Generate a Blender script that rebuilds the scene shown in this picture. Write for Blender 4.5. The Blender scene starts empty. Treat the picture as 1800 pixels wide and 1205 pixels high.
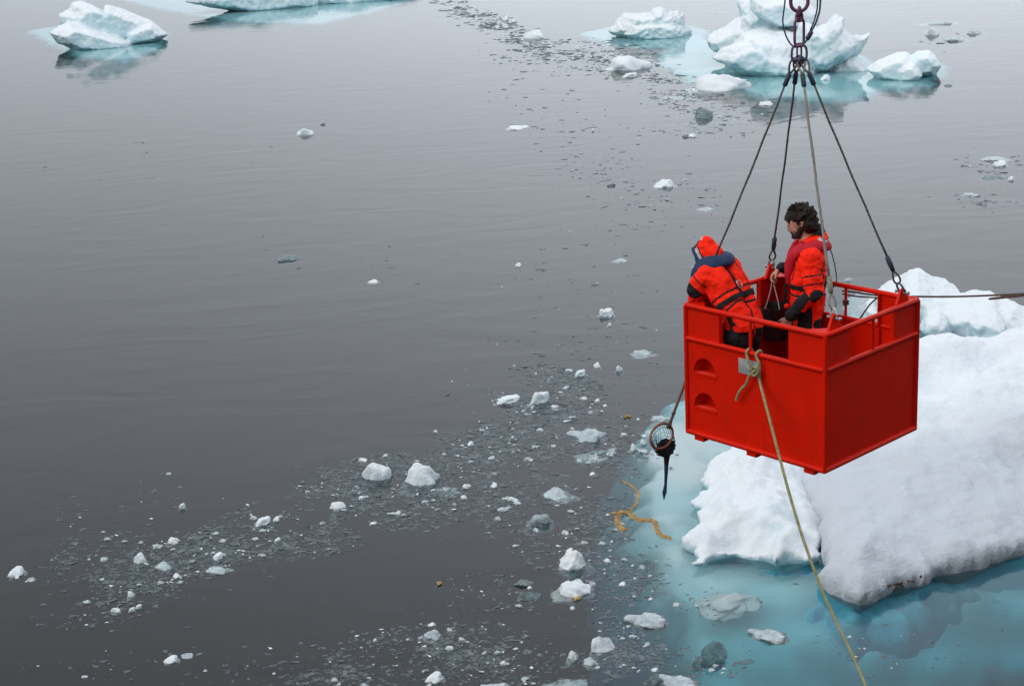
import bpy, bmesh, math, random
import numpy as np
from mathutils import Vector, Matrix, noise, Quaternion

rnd = random.Random(7)
nrg = np.random.default_rng(11)
scn = bpy.context.scene
COL = scn.collection

# ------------------------------------------------------------------ camera
FPX, PITCH, ROLL, CAMH = 2741.39, 0.3017, 0.0544, 8.0
fw = Vector((0, math.cos(PITCH), -math.sin(PITCH)))
_u = Vector((0, math.sin(PITCH), math.cos(PITCH)))
_r = Vector((1, 0, 0))
right = _r * math.cos(ROLL) - _u * math.sin(ROLL)
up = _r * math.sin(ROLL) + _u * math.cos(ROLL)
CAM = Vector((0, 0, CAMH))
cd = bpy.data.cameras.new('camera')
cam = bpy.data.objects.new('camera', cd)
COL.objects.link(cam)
cam.matrix_world = Matrix(((right.x, up.x, -fw.x, 0), (right.y, up.y, -fw.y, 0), (right.z, up.z, -fw.z, CAMH), (0, 0, 0, 1)))
cd.sensor_width = 36
cd.lens = 36 * FPX / 1800
cd.clip_start = 0.1
cd.clip_end = 6000
scn.camera = cam
scn.render.engine = 'CYCLES'
scn.cycles.max_bounces = 12
scn.cycles.transmission_bounces = 10
scn.cycles.transparent_max_bounces = 16
scn.cycles.diffuse_bounces = 4
scn.cycles.glossy_bounces = 4
scn.cycles.volume_bounces = 0
scn.cycles.use_denoising = True
scn.cycles.caustics_refractive = True
scn.cycles.caustics_reflective = False
scn.cycles.blur_glossy = 0.5
scn.cycles.sample_clamp_indirect = 6

# ------------------------------------------------------------------ sky, sun, exposure
SUN_EL, SUN_AZ = math.radians(42), math.radians(205)    # azimuth measured from +X, counter-clockwise
wd = bpy.data.worlds.new('World')
scn.world = wd
wd.use_nodes = True
wn, wl = wd.node_tree.nodes, wd.node_tree.links
wn.clear()
sky = wn.new('ShaderNodeTexSky')
sky.sky_type = 'NISHITA'
sky.sun_disc = False
sky.sun_elevation = SUN_EL
sky.sun_rotation = math.pi / 2 - SUN_AZ
sky.dust_density = 8
sky.air_density = 1.0
hsv = wn.new('ShaderNodeHueSaturation')
hsv.inputs['Saturation'].default_value = 0.18
mix = wn.new('ShaderNodeMixRGB')
mix.inputs[0].default_value = 0.95
mix.inputs[2].default_value = (11.5, 12.4, 13.5, 1)
bg = wn.new('ShaderNodeBackground')
bg.inputs['Strength'].default_value = 0.1
wo = wn.new('ShaderNodeOutputWorld')
wl.new(sky.outputs[0], hsv.inputs['Color'])
wl.new(hsv.outputs[0], mix.inputs[1])
# the overcast is brighter towards the right, as the water's reflection shows
wtc = wn.new('ShaderNodeTexCoord')
wsep = wn.new('ShaderNodeSeparateXYZ')
wl.new(wtc.outputs['Generated'], wsep.inputs[0])
wgr = wn.new('ShaderNodeMapRange')
wgr.interpolation_type = 'SMOOTHSTEP'
wgr.inputs['From Min'].default_value = -0.42
wgr.inputs['From Max'].default_value = 0.20
wgr.inputs['To Min'].default_value = 0.66
wgr.inputs['To Max'].default_value = 1.10
wl.new(wsep.outputs['X'], wgr.inputs['Value'])
wmul = wn.new('ShaderNodeVectorMath')
wmul.operation = 'SCALE'
wl.new(mix.outputs[0], wmul.inputs[0])
wl.new(wgr.outputs[0], wmul.inputs['Scale'])
wl.new(wmul.outputs[0], bg.inputs['Color'])
wl.new(bg.outputs[0], wo.inputs['Surface'])

sd = bpy.data.lights.new('sun', 'SUN')
sd.energy = 1.4
sd.angle = math.radians(35)
sd.color = (1.0, 0.97, 0.93)
sun = bpy.data.objects.new('sun', sd)
COL.objects.link(sun)
sdir = Vector((math.cos(SUN_AZ) * math.cos(SUN_EL), math.sin(SUN_AZ) * math.cos(SUN_EL), math.sin(SUN_EL)))
sun.rotation_euler = sdir.to_track_quat('Z', 'Y').to_euler()
sun.location = sdir * 60

vs = scn.view_settings
vs.view_transform = 'Standard'
vs.look = 'None'
vs.exposure = 0.0
vs.gamma = 1.0
vs.use_curve_mapping = False


# ------------------------------------------------------------------ geometry helpers
def ray(px, py):
    return fw + right * ((px - 900) / FPX) - up * ((py - 602.5) / FPX)


def Wz(px, py, z=0.0):
    d = ray(px, py)
    return CAM + d * ((z - CAMH) / d.z)


def Wd(px, py, dist):
    """point seen at a photo pixel, at a horizontal distance from the camera"""
    d = ray(px, py)
    return CAM + d * (dist / math.hypot(d.x, d.y))


def proj(P):
    d = P - CAM
    q = d.dot(fw)
    return 900 + FPX * d.dot(right) / q, 602.5 - FPX * d.dot(up) / q


def ppm(P):
    return FPX / (P - CAM).dot(fw)


def mesh_obj(name, bm_or_me, mat=None, parent=None, smooth=True):
    if isinstance(bm_or_me, bmesh.types.BMesh):
        me = bpy.data.meshes.new(name)
        bm_or_me.to_mesh(me)
        bm_or_me.free()
    else:
        me = bm_or_me
    o = bpy.data.objects.new(name, me)
    COL.objects.link(o)
    if mat is not None and not me.materials:
        me.materials.append(mat)
    if smooth and len(me.polygons):
        me.polygons.foreach_set('use_smooth', [True] * len(me.polygons))
    if parent is not None:
        o.parent = parent
    return o


def flat_sharp(o, ang=35):
    """smooth shading with sharp edges kept"""
    bm = bmesh.new()
    bm.from_mesh(o.data)
    lim = math.radians(ang)
    for e in bm.edges:
        if len(e.link_faces) == 2 and e.calc_face_angle(0) > lim:
            e.smooth = False
    bm.to_mesh(o.data)
    bm.free()
    return o


def tag(o, label=None, cat=None, group=None, kind=None):
    if label: o['label'] = label
    if cat: o['category'] = cat
    if group: o['group'] = group
    if kind: o['kind'] = kind
    return o


def empty(name, loc=(0, 0, 0), mw=None):
    o = bpy.data.objects.new(name, None)
    COL.objects.link(o)
    if mw is not None:
        o.matrix_world = mw
    else:
        o.location = loc
    o.empty_display_size = 0.2
    return o


def catmull(pts, n=8, closed=False):
    P = [Vector(p) for p in pts]
    out = []
    m = len(P)
    for i in range(m if closed else m - 1):
        if closed:
            p0, p1, p2, p3 = P[(i - 1) % m], P[i], P[(i + 1) % m], P[(i + 2) % m]
        else:
            p1, p2 = P[i], P[i + 1]
            p0 = P[i - 1] if i > 0 else p1 * 2 - p2
            p3 = P[i + 2] if i + 2 < m else p2 * 2 - p1
        for k in range(n):
            t = k / n
            out.append(0.5 * ((2 * p1) + (p2 - p0) * t + (2 * p0 - 5 * p1 + 4 * p2 - p3) * t * t + (3 * p1 - p0 - 3 * p2 + p3) * t ** 3))
    if not closed:
        out.append(P[-1])
    return out


def tube(bm, pts, r, seg=8, closed=False, flat=None):
    """sweep a circle along points; r number or list; flat=(normal vector, ratio) squashes it"""
    P = [Vector(p) for p in pts]
    n = len(P)
    R = r if isinstance(r, (list, tuple)) else [r] * n
    T = []
    for i in range(n):
        a = P[(i - 1) % n] if closed or i > 0 else P[i]
        b = P[(i + 1) % n] if closed or i < n - 1 else P[i]
        T.append((b - a).normalized())
    ref = Vector((0, 0, 1)) if abs(T[0].z) < 0.9 else Vector((1, 0, 0))
    N = (ref - T[0] * ref.dot(T[0])).normalized()
    rings = []
    for i in range(n):
        if i:
            q = T[i - 1].rotation_difference(T[i])
            N = (q @ N)
            N = (N - T[i] * N.dot(T[i])).normalized()
        B = T[i].cross(N)
        ring = []
        for k in range(seg):
            an = 2 * math.pi * k / seg
            off = (N * math.cos(an) + B * math.sin(an)) * R[i]
            if flat is not None:
                fn = flat[0][i] if isinstance(flat[0], list) else flat[0]
                off = off - fn * off.dot(fn) * (1 - flat[1])
            ring.append(bm.verts.new(P[i] + off))
        rings.append(ring)
    for i in range(n if closed else n - 1):
        A, Bq = rings[i], rings[(i + 1) % n]
        for k in range(seg):
            bm.faces.new((A[k], A[(k + 1) % seg], Bq[(k + 1) % seg], Bq[k]))
    if not closed:
        bm.faces.new(list(reversed(rings[0])))
        bm.faces.new(rings[-1])
    return bm


def box(bm, lo, hi, bev=0.0):
    lo, hi = Vector(lo), Vector(hi)
    m = Matrix.Translation((lo + hi) / 2) @ Matrix.Diagonal((*(hi - lo), 1))
    g = bmesh.ops.create_cube(bm, size=1, matrix=m)
    if bev:
        es = list({e for v in g['verts'] for e in v.link_edges})
        bmesh.ops.bevel(bm, geom=es, offset=bev, segments=2, affect='EDGES', profile=0.5)
    return bm


def prism(bm, loop, ext, holes=()):
    """fill a planar loop (with holes) and give it thickness along ext"""
    es = []
    for lp in [loop, *holes]:
        vs_ = [bm.verts.new(p) for p in lp]
        for i in range(len(vs_)):
            es.append(bm.edges.new((vs_[i], vs_[(i + 1) % len(vs_)])))
    g = bmesh.ops.triangle_fill(bm, edges=es, use_beauty=True)
    fs = [f for f in g['geom'] if isinstance(f, bmesh.types.BMFace)]
    e = bmesh.ops.extrude_face_region(bm, geom=fs)
    bmesh.ops.translate(bm, verts=[v for v in e['geom'] if isinstance(v, bmesh.types.BMVert)], vec=ext)
    bmesh.ops.recalc_face_normals(bm, faces=bm.faces[:])
    return bm


def ring_pts(c, u, v, ru, rv, n=28):
    c = Vector(c)
    return [c + Vector(u) * (ru * math.cos(2 * math.pi * k / n)) + Vector(v) * (rv * math.sin(2 * math.pi * k / n)) for k in range(n)]


def oval_pts(c, u, v, ru, half, n=8):
    """stadium outline: straight sides of 2*half along v, half-round ends of radius ru"""
    c, u, v = Vector(c), Vector(u), Vector(v)
    out = []
    for k in range(n + 1):
        t = math.pi * k / n
        out.append(c + v * half + u * (ru * math.cos(t)) + v * (ru * math.sin(t)))
    for k in range(n + 1):
        t = math.pi + math.pi * k / n
        out.append(c - v * half + u * (ru * math.cos(t)) + v * (ru * math.sin(t)))
    return out


def fbm(p, octv=4, lac=2.0, gain=0.5):
    s, a, q = 0.0, 1.0, Vector(p)
    for _ in range(octv):
        s += a * noise.noise(q)
        q = q * lac
        a *= gain
    return s


# ------------------------------------------------------------------ materials
def newmat(name):
    m = bpy.data.materials.new(name)
    m.use_nodes = True
    nt = m.node_tree
    nt.nodes.clear()
    return m, nt.nodes, nt.links


def N(nodes, kind, **kw):
    n = nodes.new(kind)
    for k, v in kw.items():
        if k in n.inputs.keys():
            n.inputs[k].default_value = v
        else:
            setattr(n, k, v)
    return n


def simple(name, col, rough=0.5, metal=0.0, var=0.12, vscale=12.0, bump=0.0, bscale=60.0, spec=0.5, dark=None, dscale=3.0, sheen=0.0):
    """principled with mottled colour, optional wear colour and fine relief"""
    m, n, l = newmat(name)
    out = N(n, 'ShaderNodeOutputMaterial')
    p = N(n, 'ShaderNodeBsdfPrincipled', Roughness=rough, Metallic=metal)
    p.inputs['Specular IOR Level'].default_value = spec
    if sheen:
        p.inputs['Sheen Weight'].default_value = sheen
    l.new(p.outputs[0], out.inputs[0])
    tc = N(n, 'ShaderNodeTexCoord')
    nz = N(n, 'ShaderNodeTexNoise', Scale=vscale, Detail=5.0)
    l.new(tc.outputs['Object'], nz.inputs['Vector'])
    r = N(n, 'ShaderNodeValToRGB')
    c = Vector(col[:3])
    r.color_ramp.elements[0].position = 0.3
    r.color_ramp.elements[1].position = 0.72
    r.color_ramp.elements[0].color = (*(c * (1 - var)), 1)
    r.color_ramp.elements[1].color = (*(c * (1 + var)), 1)
    l.new(nz.outputs['Fac'], r.inputs[0])
    last = r.outputs[0]
    if dark is not None:
        n2 = N(n, 'ShaderNodeTexNoise', Scale=dscale, Detail=8.0, Roughness=0.7)
        l.new(tc.outputs['Object'], n2.inputs['Vector'])
        r2 = N(n, 'ShaderNodeValToRGB')
        r2.color_ramp.elements[0].position = 0.62
        r2.color_ramp.elements[1].position = 0.72
        l.new(n2.outputs['Fac'], r2.inputs[0])
        mx = N(n, 'ShaderNodeMixRGB')
        mx.inputs[2].default_value = (*dark, 1)
        l.new(r2.outputs[0], mx.inputs[0])
        l.new(last, mx.inputs[1])
        last = mx.outputs[0]
    l.new(last, p.inputs['Base Color'])
    if bump:
        n3 = N(n, 'ShaderNodeTexNoise', Scale=bscale, Detail=4.0)
        l.new(tc.outputs['Object'], n3.inputs['Vector'])
        b = N(n, 'ShaderNodeBump', Strength=bump, Distance=0.01)
        l.new(n3.outputs['Fac'], b.inputs['Height'])
        l.new(b.outputs[0], p.inputs['Normal'])
    return m


M = {}
def red_paint():
    m = simple('red_paint', (0.60, 0.0095, 0.0006), 0.42, var=0.08, vscale=5, bump=0.10, bscale=35, spec=0.13, dark=(0.44, 0.009, 0.001), dscale=7)
    nt = m.node_tree
    n, l = nt.nodes, nt.links
    pr = [x for x in n if x.type == 'BSDF_PRINCIPLED'][0]
    src = pr.inputs['Base Color'].links[0].from_socket
    tc = [x for x in n if x.type == 'TEX_COORD'][0]
    mp = N(n, 'ShaderNodeMapping')
    mp.inputs['Scale'].default_value = (9, 9, 0.8)
    l.new(tc.outputs['Object'], mp.inputs['Vector'])
    n1 = N(n, 'ShaderNodeTexNoise', Scale=1.6, Detail=6.0, Roughness=0.6)
    l.new(mp.outputs[0], n1.inputs['Vector'])
    r1 = N(n, 'ShaderNodeMapRange')
    r1.inputs['From Min'].default_value = 0.5
    r1.inputs['From Max'].default_value = 0.75
    r1.inputs['To Max'].default_value = 0.45
    l.new(n1.outputs['Fac'], r1.inputs['Value'])
    m1 = N(n, 'ShaderNodeMixRGB')
    m1.inputs[2].default_value = (0.36, 0.014, 0.005, 1)
    l.new(r1.outputs[0], m1.inputs[0])
    l.new(src, m1.inputs[1])
    vo = N(n, 'ShaderNodeTexVoronoi', Scale=17.0, Randomness=1.0)
    l.new(tc.outputs['Object'], vo.inputs['Vector'])
    r2 = N(n, 'ShaderNodeMapRange')
    r2.inputs['From Min'].default_value = 0.095
    r2.inputs['From Max'].default_value = 0.06
    l.new(vo.outputs['Distance'], r2.inputs['Value'])
    sp = N(n, 'ShaderNodeSeparateColor')
    l.new(vo.outputs['Color'], sp.inputs[0])
    r3 = N(n, 'ShaderNodeMath', operation='GREATER_THAN')
    r3.inputs[1].default_value = 0.72
    l.new(sp.outputs[0], r3.inputs[0])
    mm = N(n, 'ShaderNodeMath', operation='MULTIPLY')
    l.new(r2.outputs[0], mm.inputs[0])
    l.new(r3.outputs[0], mm.inputs[1])
    m2 = N(n, 'ShaderNodeMixRGB')
    m2.inputs[2].default_value = (0.22, 0.085, 0.05, 1)
    l.new(mm.outputs[0], m2.inputs[0])
    l.new(m1.outputs[0], m2.inputs[1])
    l.new(m2.outputs[0], pr.inputs['Base Color'])
    return m


M['red'] = red_paint()
M['orange'] = simple('orange_suit_fabric', (0.95, 0.020, 0.004), 0.8, var=0.06, vscale=14, bump=0.5, bscale=26, spec=0.15)
M['black'] = simple('black_fabric', (0.012, 0.012, 0.013), 0.8, var=0.3, bump=0.35, bscale=40, spec=0.2)
M['navy'] = simple('navy_fabric', (0.018, 0.035, 0.085), 0.7, var=0.2, bump=0.4, bscale=40, spec=0.2)
M['maroon'] = simple('dark_red_jacket_fabric', (0.46, 0.012, 0.026), 0.7, var=0.15, bump=0.4, bscale=40, spec=0.2)
M['reflect'] = simple('grey_reflective_tape', (0.42, 0.43, 0.43), 0.45, var=0.1)
M['skin'] = simple('skin', (0.50, 0.26, 0.18), 0.5, var=0.12, vscale=30, spec=0.35)
M['hair'] = simple('dark_hair', (0.026, 0.017, 0.012), 0.7, var=0.7, vscale=90, bump=1.0, bscale=160, spec=0.25)
M['plastic'] = simple('black_plastic', (0.014, 0.014, 0.016), 0.4, var=0.15)
M['steel'] = simple('galvanised_steel', (0.38, 0.38, 0.37), 0.45, metal=0.8, var=0.2, vscale=30)
M['plate'] = simple('zinc_plate', (0.33, 0.34, 0.34), 0.55, metal=0.3, var=0.15, vscale=20)
M['link'] = simple('purple_red_chain_paint', (0.13, 0.035, 0.075), 0.5, var=0.25, vscale=8, dark=(0.22, 0.035, 0.012), dscale=12)
M['link_blue'] = simple('worn_blue_link', (0.055, 0.05, 0.11), 0.5, var=0.3, vscale=20, dark=(0.13, 0.07, 0.035), dscale=14)
M['ferrule'] = simple('dark_blue_grey_sleeve', (0.020, 0.032, 0.055), 0.6, var=0.25, vscale=30)
M['wire'] = simple('greased_wire_rope', (0.085, 0.075, 0.065), 0.6, metal=0.2, var=0.3, vscale=40)
M['wire_light'] = simple('weathered_wire_rope', (0.20, 0.18, 0.145), 0.65, metal=0.1, var=0.3, vscale=40)
M['rope'] = simple('pale_green_rope', (0.29, 0.275, 0.13), 0.85, var=0.25, vscale=25, bump=0.5, bscale=150)
M['rope_brown'] = simple('brown_rope', (0.075, 0.035, 0.028), 0.85, var=0.3, vscale=40, bump=0.5, bscale=150)
M['pole'] = simple('weathered_brown_pole', (0.13, 0.065, 0.045), 0.7, var=0.3, vscale=30)
M['hoop'] = simple('varnished_wooden_hoop', (0.20, 0.062, 0.02), 0.5, var=0.35, vscale=12)
M['net'] = simple('black_netting', (0.014, 0.015, 0.02), 0.8, var=0.3)
M['netblue'] = simple('dark_blue_netting', (0.010, 0.025, 0.10), 0.8, var=0.3)
M['golden'] = simple('golden_brown_fibre', (0.36, 0.225, 0.085), 0.8, var=0.4, vscale=20, bump=0.6, bscale=80)
M['weed'] = simple('brown_weed', (0.09, 0.04, 0.022), 0.8, var=0.4)


def ice_mat(name, snow, ice, snowy=0.55, rough=0.55, bump=0.35, bscale=9.0, mottle=2.2, slope=0.9, sss=0.0, amp=0.6):
    """white bubbly snow crust on the upward faces, dense bluish ice where it has melted off"""
    m, n, l = newmat(name)
    out = N(n, 'ShaderNodeOutputMaterial')
    p = N(n, 'ShaderNodeBsdfPrincipled', Roughness=rough)
    p.inputs['Specular IOR Level'].default_value = 0.25
    if sss:
        p.inputs['Subsurface Weight'].default_value = sss
        p.inputs['Subsurface Radius'].default_value = (0.25, 0.6, 0.9)
        p.inputs['Subsurface Scale'].default_value = 0.15
    l.new(p.outputs[0], out.inputs[0])
    geo = N(n, 'ShaderNodeNewGeometry')
    sep = N(n, 'ShaderNodeSeparateXYZ')
    l.new(geo.outputs['Normal'], sep.inputs[0])
    tc = N(n, 'ShaderNodeTexCoord')
    n1 = N(n, 'ShaderNodeTexNoise', Scale=mottle, Detail=6.0, Roughness=0.55)
    l.new(geo.outputs['Position'], n1.inputs['Vector'])
    # f = slope*nz + amp*(noise-.5)
    a = N(n, 'ShaderNodeMath', operation='MULTIPLY')
    a.inputs[1].default_value = slope
    l.new(sep.outputs['Z'], a.inputs[0])
    b = N(n, 'ShaderNodeMath', operation='MULTIPLY_ADD')
    b.inputs[1].default_value = amp * 3
    b.inputs[2].default_value = -amp * 1.5
    l.new(n1.outputs['Fac'], b.inputs[0])
    c = N(n, 'ShaderNodeMath', operation='ADD')
    l.new(a.outputs[0], c.inputs[0])
    l.new(b.outputs[0], c.inputs[1])
    mr = N(n, 'ShaderNodeMapRange')
    mr.inputs['From Min'].default_value = snowy - 0.55
    mr.inputs['From Max'].default_value = snowy + 0.35
    l.new(c.outputs[0], mr.inputs['Value'])
    mx = N(n, 'ShaderNodeMixRGB')
    mx.inputs[1].default_value = (*ice, 1)
    mx.inputs[2].default_value = (*snow, 1)
    l.new(mr.outputs[0], mx.inputs[0])
    l.new(mx.outputs[0], p.inputs['Base Color'])
    n2 = N(n, 'ShaderNodeTexNoise', Scale=bscale, Detail=8.0, Roughness=0.6)
    l.new(geo.outputs['Position'], n2.inputs['Vector'])
    bp = N(n, 'ShaderNodeBump', Strength=bump, Distance=0.06)
    l.new(n2.outputs['Fac'], bp.inputs['Height'])
    l.new(bp.outputs[0], p.inputs['Normal'])
    return m


SNOW = (0.86, 0.88, 0.90)
M['snow'] = ice_mat('snow_on_floe', (0.655, 0.69, 0.72), (0.47, 0.65, 0.73), snowy=0.30, bump=0.55, bscale=11, mottle=0.9, amp=0.40)
M['lumpy'] = ice_mat('melting_white_ice', (0.645, 0.675, 0.695), (0.44, 0.63, 0.70), snowy=0.34, bump=0.6, bscale=8, mottle=1.6, amp=0.45)
M['berg'] = ice_mat('berg_snow_and_blue_ice', (0.665, 0.695, 0.71), (0.50, 0.685, 0.73), snowy=0.08, bump=0.5, bscale=2.5, mottle=0.45, slope=0.8, amp=0.75)
M['bergwhite'] = ice_mat('berg_white_crust', (0.665, 0.695, 0.71), (0.48, 0.66, 0.70), snowy=0.15, bump=0.7, bscale=5, mottle=0.8, amp=0.5)
M['under'] = ice_mat('submerged_ice', (0.76, 0.86, 0.88), (0.55, 0.78, 0.88), snowy=0.35, bump=0.3, bscale=3, mottle=0.6, amp=0.6)
M['chunk'] = ice_mat('white_chunk_ice', (0.645, 0.675, 0.69), (0.46, 0.58, 0.62), snowy=0.16, bump=0.5, bscale=22, mottle=7, amp=0.35)


def shaded_old_snow(m, col, pts, width):
    '''grey near part of the floe, painted shade of its tilt plus wet old snow, broken up by noise'''
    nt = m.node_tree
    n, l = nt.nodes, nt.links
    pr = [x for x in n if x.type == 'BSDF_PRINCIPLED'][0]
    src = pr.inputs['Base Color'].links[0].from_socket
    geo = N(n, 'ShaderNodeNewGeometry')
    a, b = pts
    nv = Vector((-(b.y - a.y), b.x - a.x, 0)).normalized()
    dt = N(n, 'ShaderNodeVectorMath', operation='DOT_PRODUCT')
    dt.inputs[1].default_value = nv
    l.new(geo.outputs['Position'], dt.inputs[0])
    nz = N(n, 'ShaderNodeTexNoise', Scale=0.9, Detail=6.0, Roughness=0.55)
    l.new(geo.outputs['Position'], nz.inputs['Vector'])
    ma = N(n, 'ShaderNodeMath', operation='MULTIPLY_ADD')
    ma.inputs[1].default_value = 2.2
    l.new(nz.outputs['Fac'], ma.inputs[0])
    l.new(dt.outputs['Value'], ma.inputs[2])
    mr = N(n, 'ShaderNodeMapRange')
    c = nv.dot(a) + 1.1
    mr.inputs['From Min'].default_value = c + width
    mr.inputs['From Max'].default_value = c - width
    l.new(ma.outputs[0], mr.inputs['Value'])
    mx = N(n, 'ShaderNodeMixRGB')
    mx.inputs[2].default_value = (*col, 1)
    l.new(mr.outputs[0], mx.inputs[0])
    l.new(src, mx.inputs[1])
    # slight mottling of the greyed snow
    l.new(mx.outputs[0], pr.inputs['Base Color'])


def wet_mat(name, col, trans, rough=0.2, bs=30):
    m, n, l = newmat(name)
    out = N(n, 'ShaderNodeOutputMaterial')
    p = N(n, 'ShaderNodeBsdfPrincipled', Roughness=rough)
    t = N(n, 'ShaderNodeBsdfTransparent')
    t.inputs[0].default_value = (0.86, 0.93, 0.94, 1)
    mx = N(n, 'ShaderNodeMixShader')
    geo = N(n, 'ShaderNodeNewGeometry')
    nz = N(n, 'ShaderNodeTexNoise', Scale=bs * 0.4, Detail=6.0, Roughness=0.65)
    l.new(geo.outputs['Position'], nz.inputs['Vector'])
    r = N(n, 'ShaderNodeValToRGB')
    r.color_ramp.elements[0].position = 0.35
    r.color_ramp.elements[1].position = 0.75
    c = Vector(col)
    r.color_ramp.elements[0].color = (*(c * 0.75), 1)
    r.color_ramp.elements[1].color = (*(c * 1.3), 1)
    l.new(nz.outputs['Fac'], r.inputs[0])
    l.new(r.outputs[0], p.inputs['Base Color'])
    mr = N(n, 'ShaderNodeMapRange')
    mr.inputs['From Min'].default_value = 0.35
    mr.inputs['From Max'].default_value = 0.65
    mr.inputs['To Min'].default_value = min(1, trans * 1.5)
    mr.inputs['To Max'].default_value = trans * 0.5
    l.new(nz.outputs['Fac'], mr.inputs['Value'])
    l.new(mr.outputs[0], mx.inputs[0])
    n2 = N(n, 'ShaderNodeTexNoise', Scale=bs, Detail=5.0)
    l.new(geo.outputs['Position'], n2.inputs['Vector'])
    bp = N(n, 'ShaderNodeBump', Strength=0.7, Distance=0.02)
    l.new(n2.outputs['Fac'], bp.inputs['Height'])
    l.new(bp.outputs[0], p.inputs['Normal'])
    l.new(p.outputs[0], mx.inputs[1])
    l.new(t.outputs[0], mx.inputs[2])
    l.new(mx.outputs[0], out.inputs[0])
    return m


M['wet'] = wet_mat('wet_translucent_ice', (0.40, 0.46, 0.48), 0.12)
M['clear'] = wet_mat('clear_dark_ice', (0.15, 0.20, 0.205), 0.55, rough=0.15)
M['sunk'] = ice_mat('sunken_white_ice', (0.66, 0.74, 0.76), (0.50, 0.66, 0.70), snowy=0.2, bump=0.5, bscale=16, mottle=4, amp=0.5)
M['bits'] = wet_mat('clear_brash_bits', (0.105, 0.128, 0.136), 0.40, rough=0.35, bs=14)


def water_mat():
    m, n, l = newmat('still_fjord_water')
    out = N(n, 'ShaderNodeOutputMaterial')
    g = N(n, 'ShaderNodeBsdfGlass', Roughness=0.02, IOR=1.333)
    d = N(n, 'ShaderNodeBsdfDiffuse')
    d.inputs[0].default_value = (0.135, 0.150, 0.155, 1)
    mx = N(n, 'ShaderNodeMixShader')
    mx.inputs[0].default_value = 0.05
    l.new(g.outputs[0], mx.inputs[1])
    l.new(d.outputs[0], mx.inputs[2])
    l.new(mx.outputs[0], out.inputs['Surface'])
    va = N(n, 'ShaderNodeVolumeAbsorption', Density=1.0)
    va.inputs['Color'].default_value = (0.02, 0.71, 0.775, 1)
    l.new(va.outputs[0], out.inputs['Volume'])
    geo = N(n, 'ShaderNodeNewGeometry')
    # slow undulation, elongated ripples, fine texture
    mp = N(n, 'ShaderNodeMapping')
    mp.inputs['Scale'].default_value = (0.5, 1.0, 1.0)
    mp.inputs['Rotation'].default_value = (0, 0, math.radians(-12))
    l.new(geo.outputs['Position'], mp.inputs['Vector'])
    nA = N(n, 'ShaderNodeTexNoise', Scale=0.5, Detail=3.0, Distortion=1.6)
    l.new(mp.outputs[0], nA.inputs['Vector'])
    nB = N(n, 'ShaderNodeTexNoise', Scale=2.4, Detail=3.0, Distortion=0.4)
    l.new(mp.outputs[0], nB.inputs['Vector'])
    # where ripples show: patches
    nP = N(n, 'ShaderNodeTexNoise', Scale=0.07, Detail=2.0)
    l.new(geo.outputs['Position'], nP.inputs['Vector'])
    pr = N(n, 'ShaderNodeMapRange')
    pr.inputs['From Min'].default_value = 0.40
    pr.inputs['From Max'].default_value = 0.65
    pr.inputs['To Min'].default_value = 0.25
    l.new(nP.outputs['Fac'], pr.inputs['Value'])
    mB = N(n, 'ShaderNodeMath', operation='MULTIPLY')
    l.new(nB.outputs['Fac'], mB.inputs[0])
    l.new(pr.outputs[0], mB.inputs[1])
    h = N(n, 'ShaderNodeMath', operation='MULTIPLY_ADD')
    h.inputs[1].default_value = 0.28
    l.new(mB.outputs[0], h.inputs[0])
    l.new(nA.outputs['Fac'], h.inputs[2])
    nC = N(n, 'ShaderNodeTexNoise', Scale=8.0, Detail=2.0)
    l.new(mp.outputs[0], nC.inputs['Vector'])
    mC = N(n, 'ShaderNodeMath', operation='MULTIPLY')
    l.new(nC.outputs['Fac'], mC.inputs[0])
    l.new(pr.outputs[0], mC.inputs[1])
    h2 = N(n, 'ShaderNodeMath', operation='MULTIPLY_ADD')
    h2.inputs[1].default_value = 0.10
    l.new(mC.outputs[0], h2.inputs[0])
    l.new(h.outputs[0], h2.inputs[2])
    last = h2.outputs[0]
    # rain-drop rings
    for (px, py, R) in ((1521, 1106, 0.17), (1307, 1008, 0.24)):
        c = Wz(px, py)
        vd = N(n, 'ShaderNodeVectorMath', operation='DISTANCE')
        vd.inputs[1].default_value = c
        l.new(geo.outputs['Position'], vd.inputs[0])
        s1 = N(n, 'ShaderNodeMath', operation='MULTIPLY')
        s1.inputs[1].default_value = 2 * math.pi / (R / 3.2)
        l.new(vd.outputs['Value'], s1.inputs[0])
        s2 = N(n, 'ShaderNodeMath', operation='SINE')
        l.new(s1.outputs[0], s2.inputs[0])
        mr = N(n, 'ShaderNodeMapRange')
        mr.inputs['From Min'].default_value = R * 1.05
        mr.inputs['From Max'].default_value = R * 0.8
        mr.inputs['To Max'].default_value = 0.035
        l.new(vd.outputs['Value'], mr.inputs['Value'])
        ad = N(n, 'ShaderNodeMath', operation='MULTIPLY_ADD')
        l.new(s2.outputs[0], ad.inputs[0])
        l.new(mr.outputs[0], ad.inputs[1])
        l.new(last, ad.inputs[2])
        last = ad.outputs[0]
    bp = N(n, 'ShaderNodeBump', Strength=1.0, Distance=0.0115)
    l.new(last, bp.inputs['Height'])
    l.new(bp.outputs[0], g.inputs['Normal'])
    return m


M['water'] = water_mat()
M['seabed'] = simple('dark_seabed', (0.03, 0.035, 0.038), 0.9)

# ------------------------------------------------------------------ water and seabed
bm = bmesh.new()
box(bm, (-1500, -400, -14), (1500, 2500, 0))
o = mesh_obj('water', bm, M['water'], smooth=False)
tag(o, 'calm grey sea water mirroring an overcast sky', kind='structure')
bm = bmesh.new()
box(bm, (-1490, -390, -13.5), (1490, 2490, -13))
o = mesh_obj('seabed', bm, M['seabed'], smooth=False)
tag(o, 'dark sea bed deep under the water', kind='structure')


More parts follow.
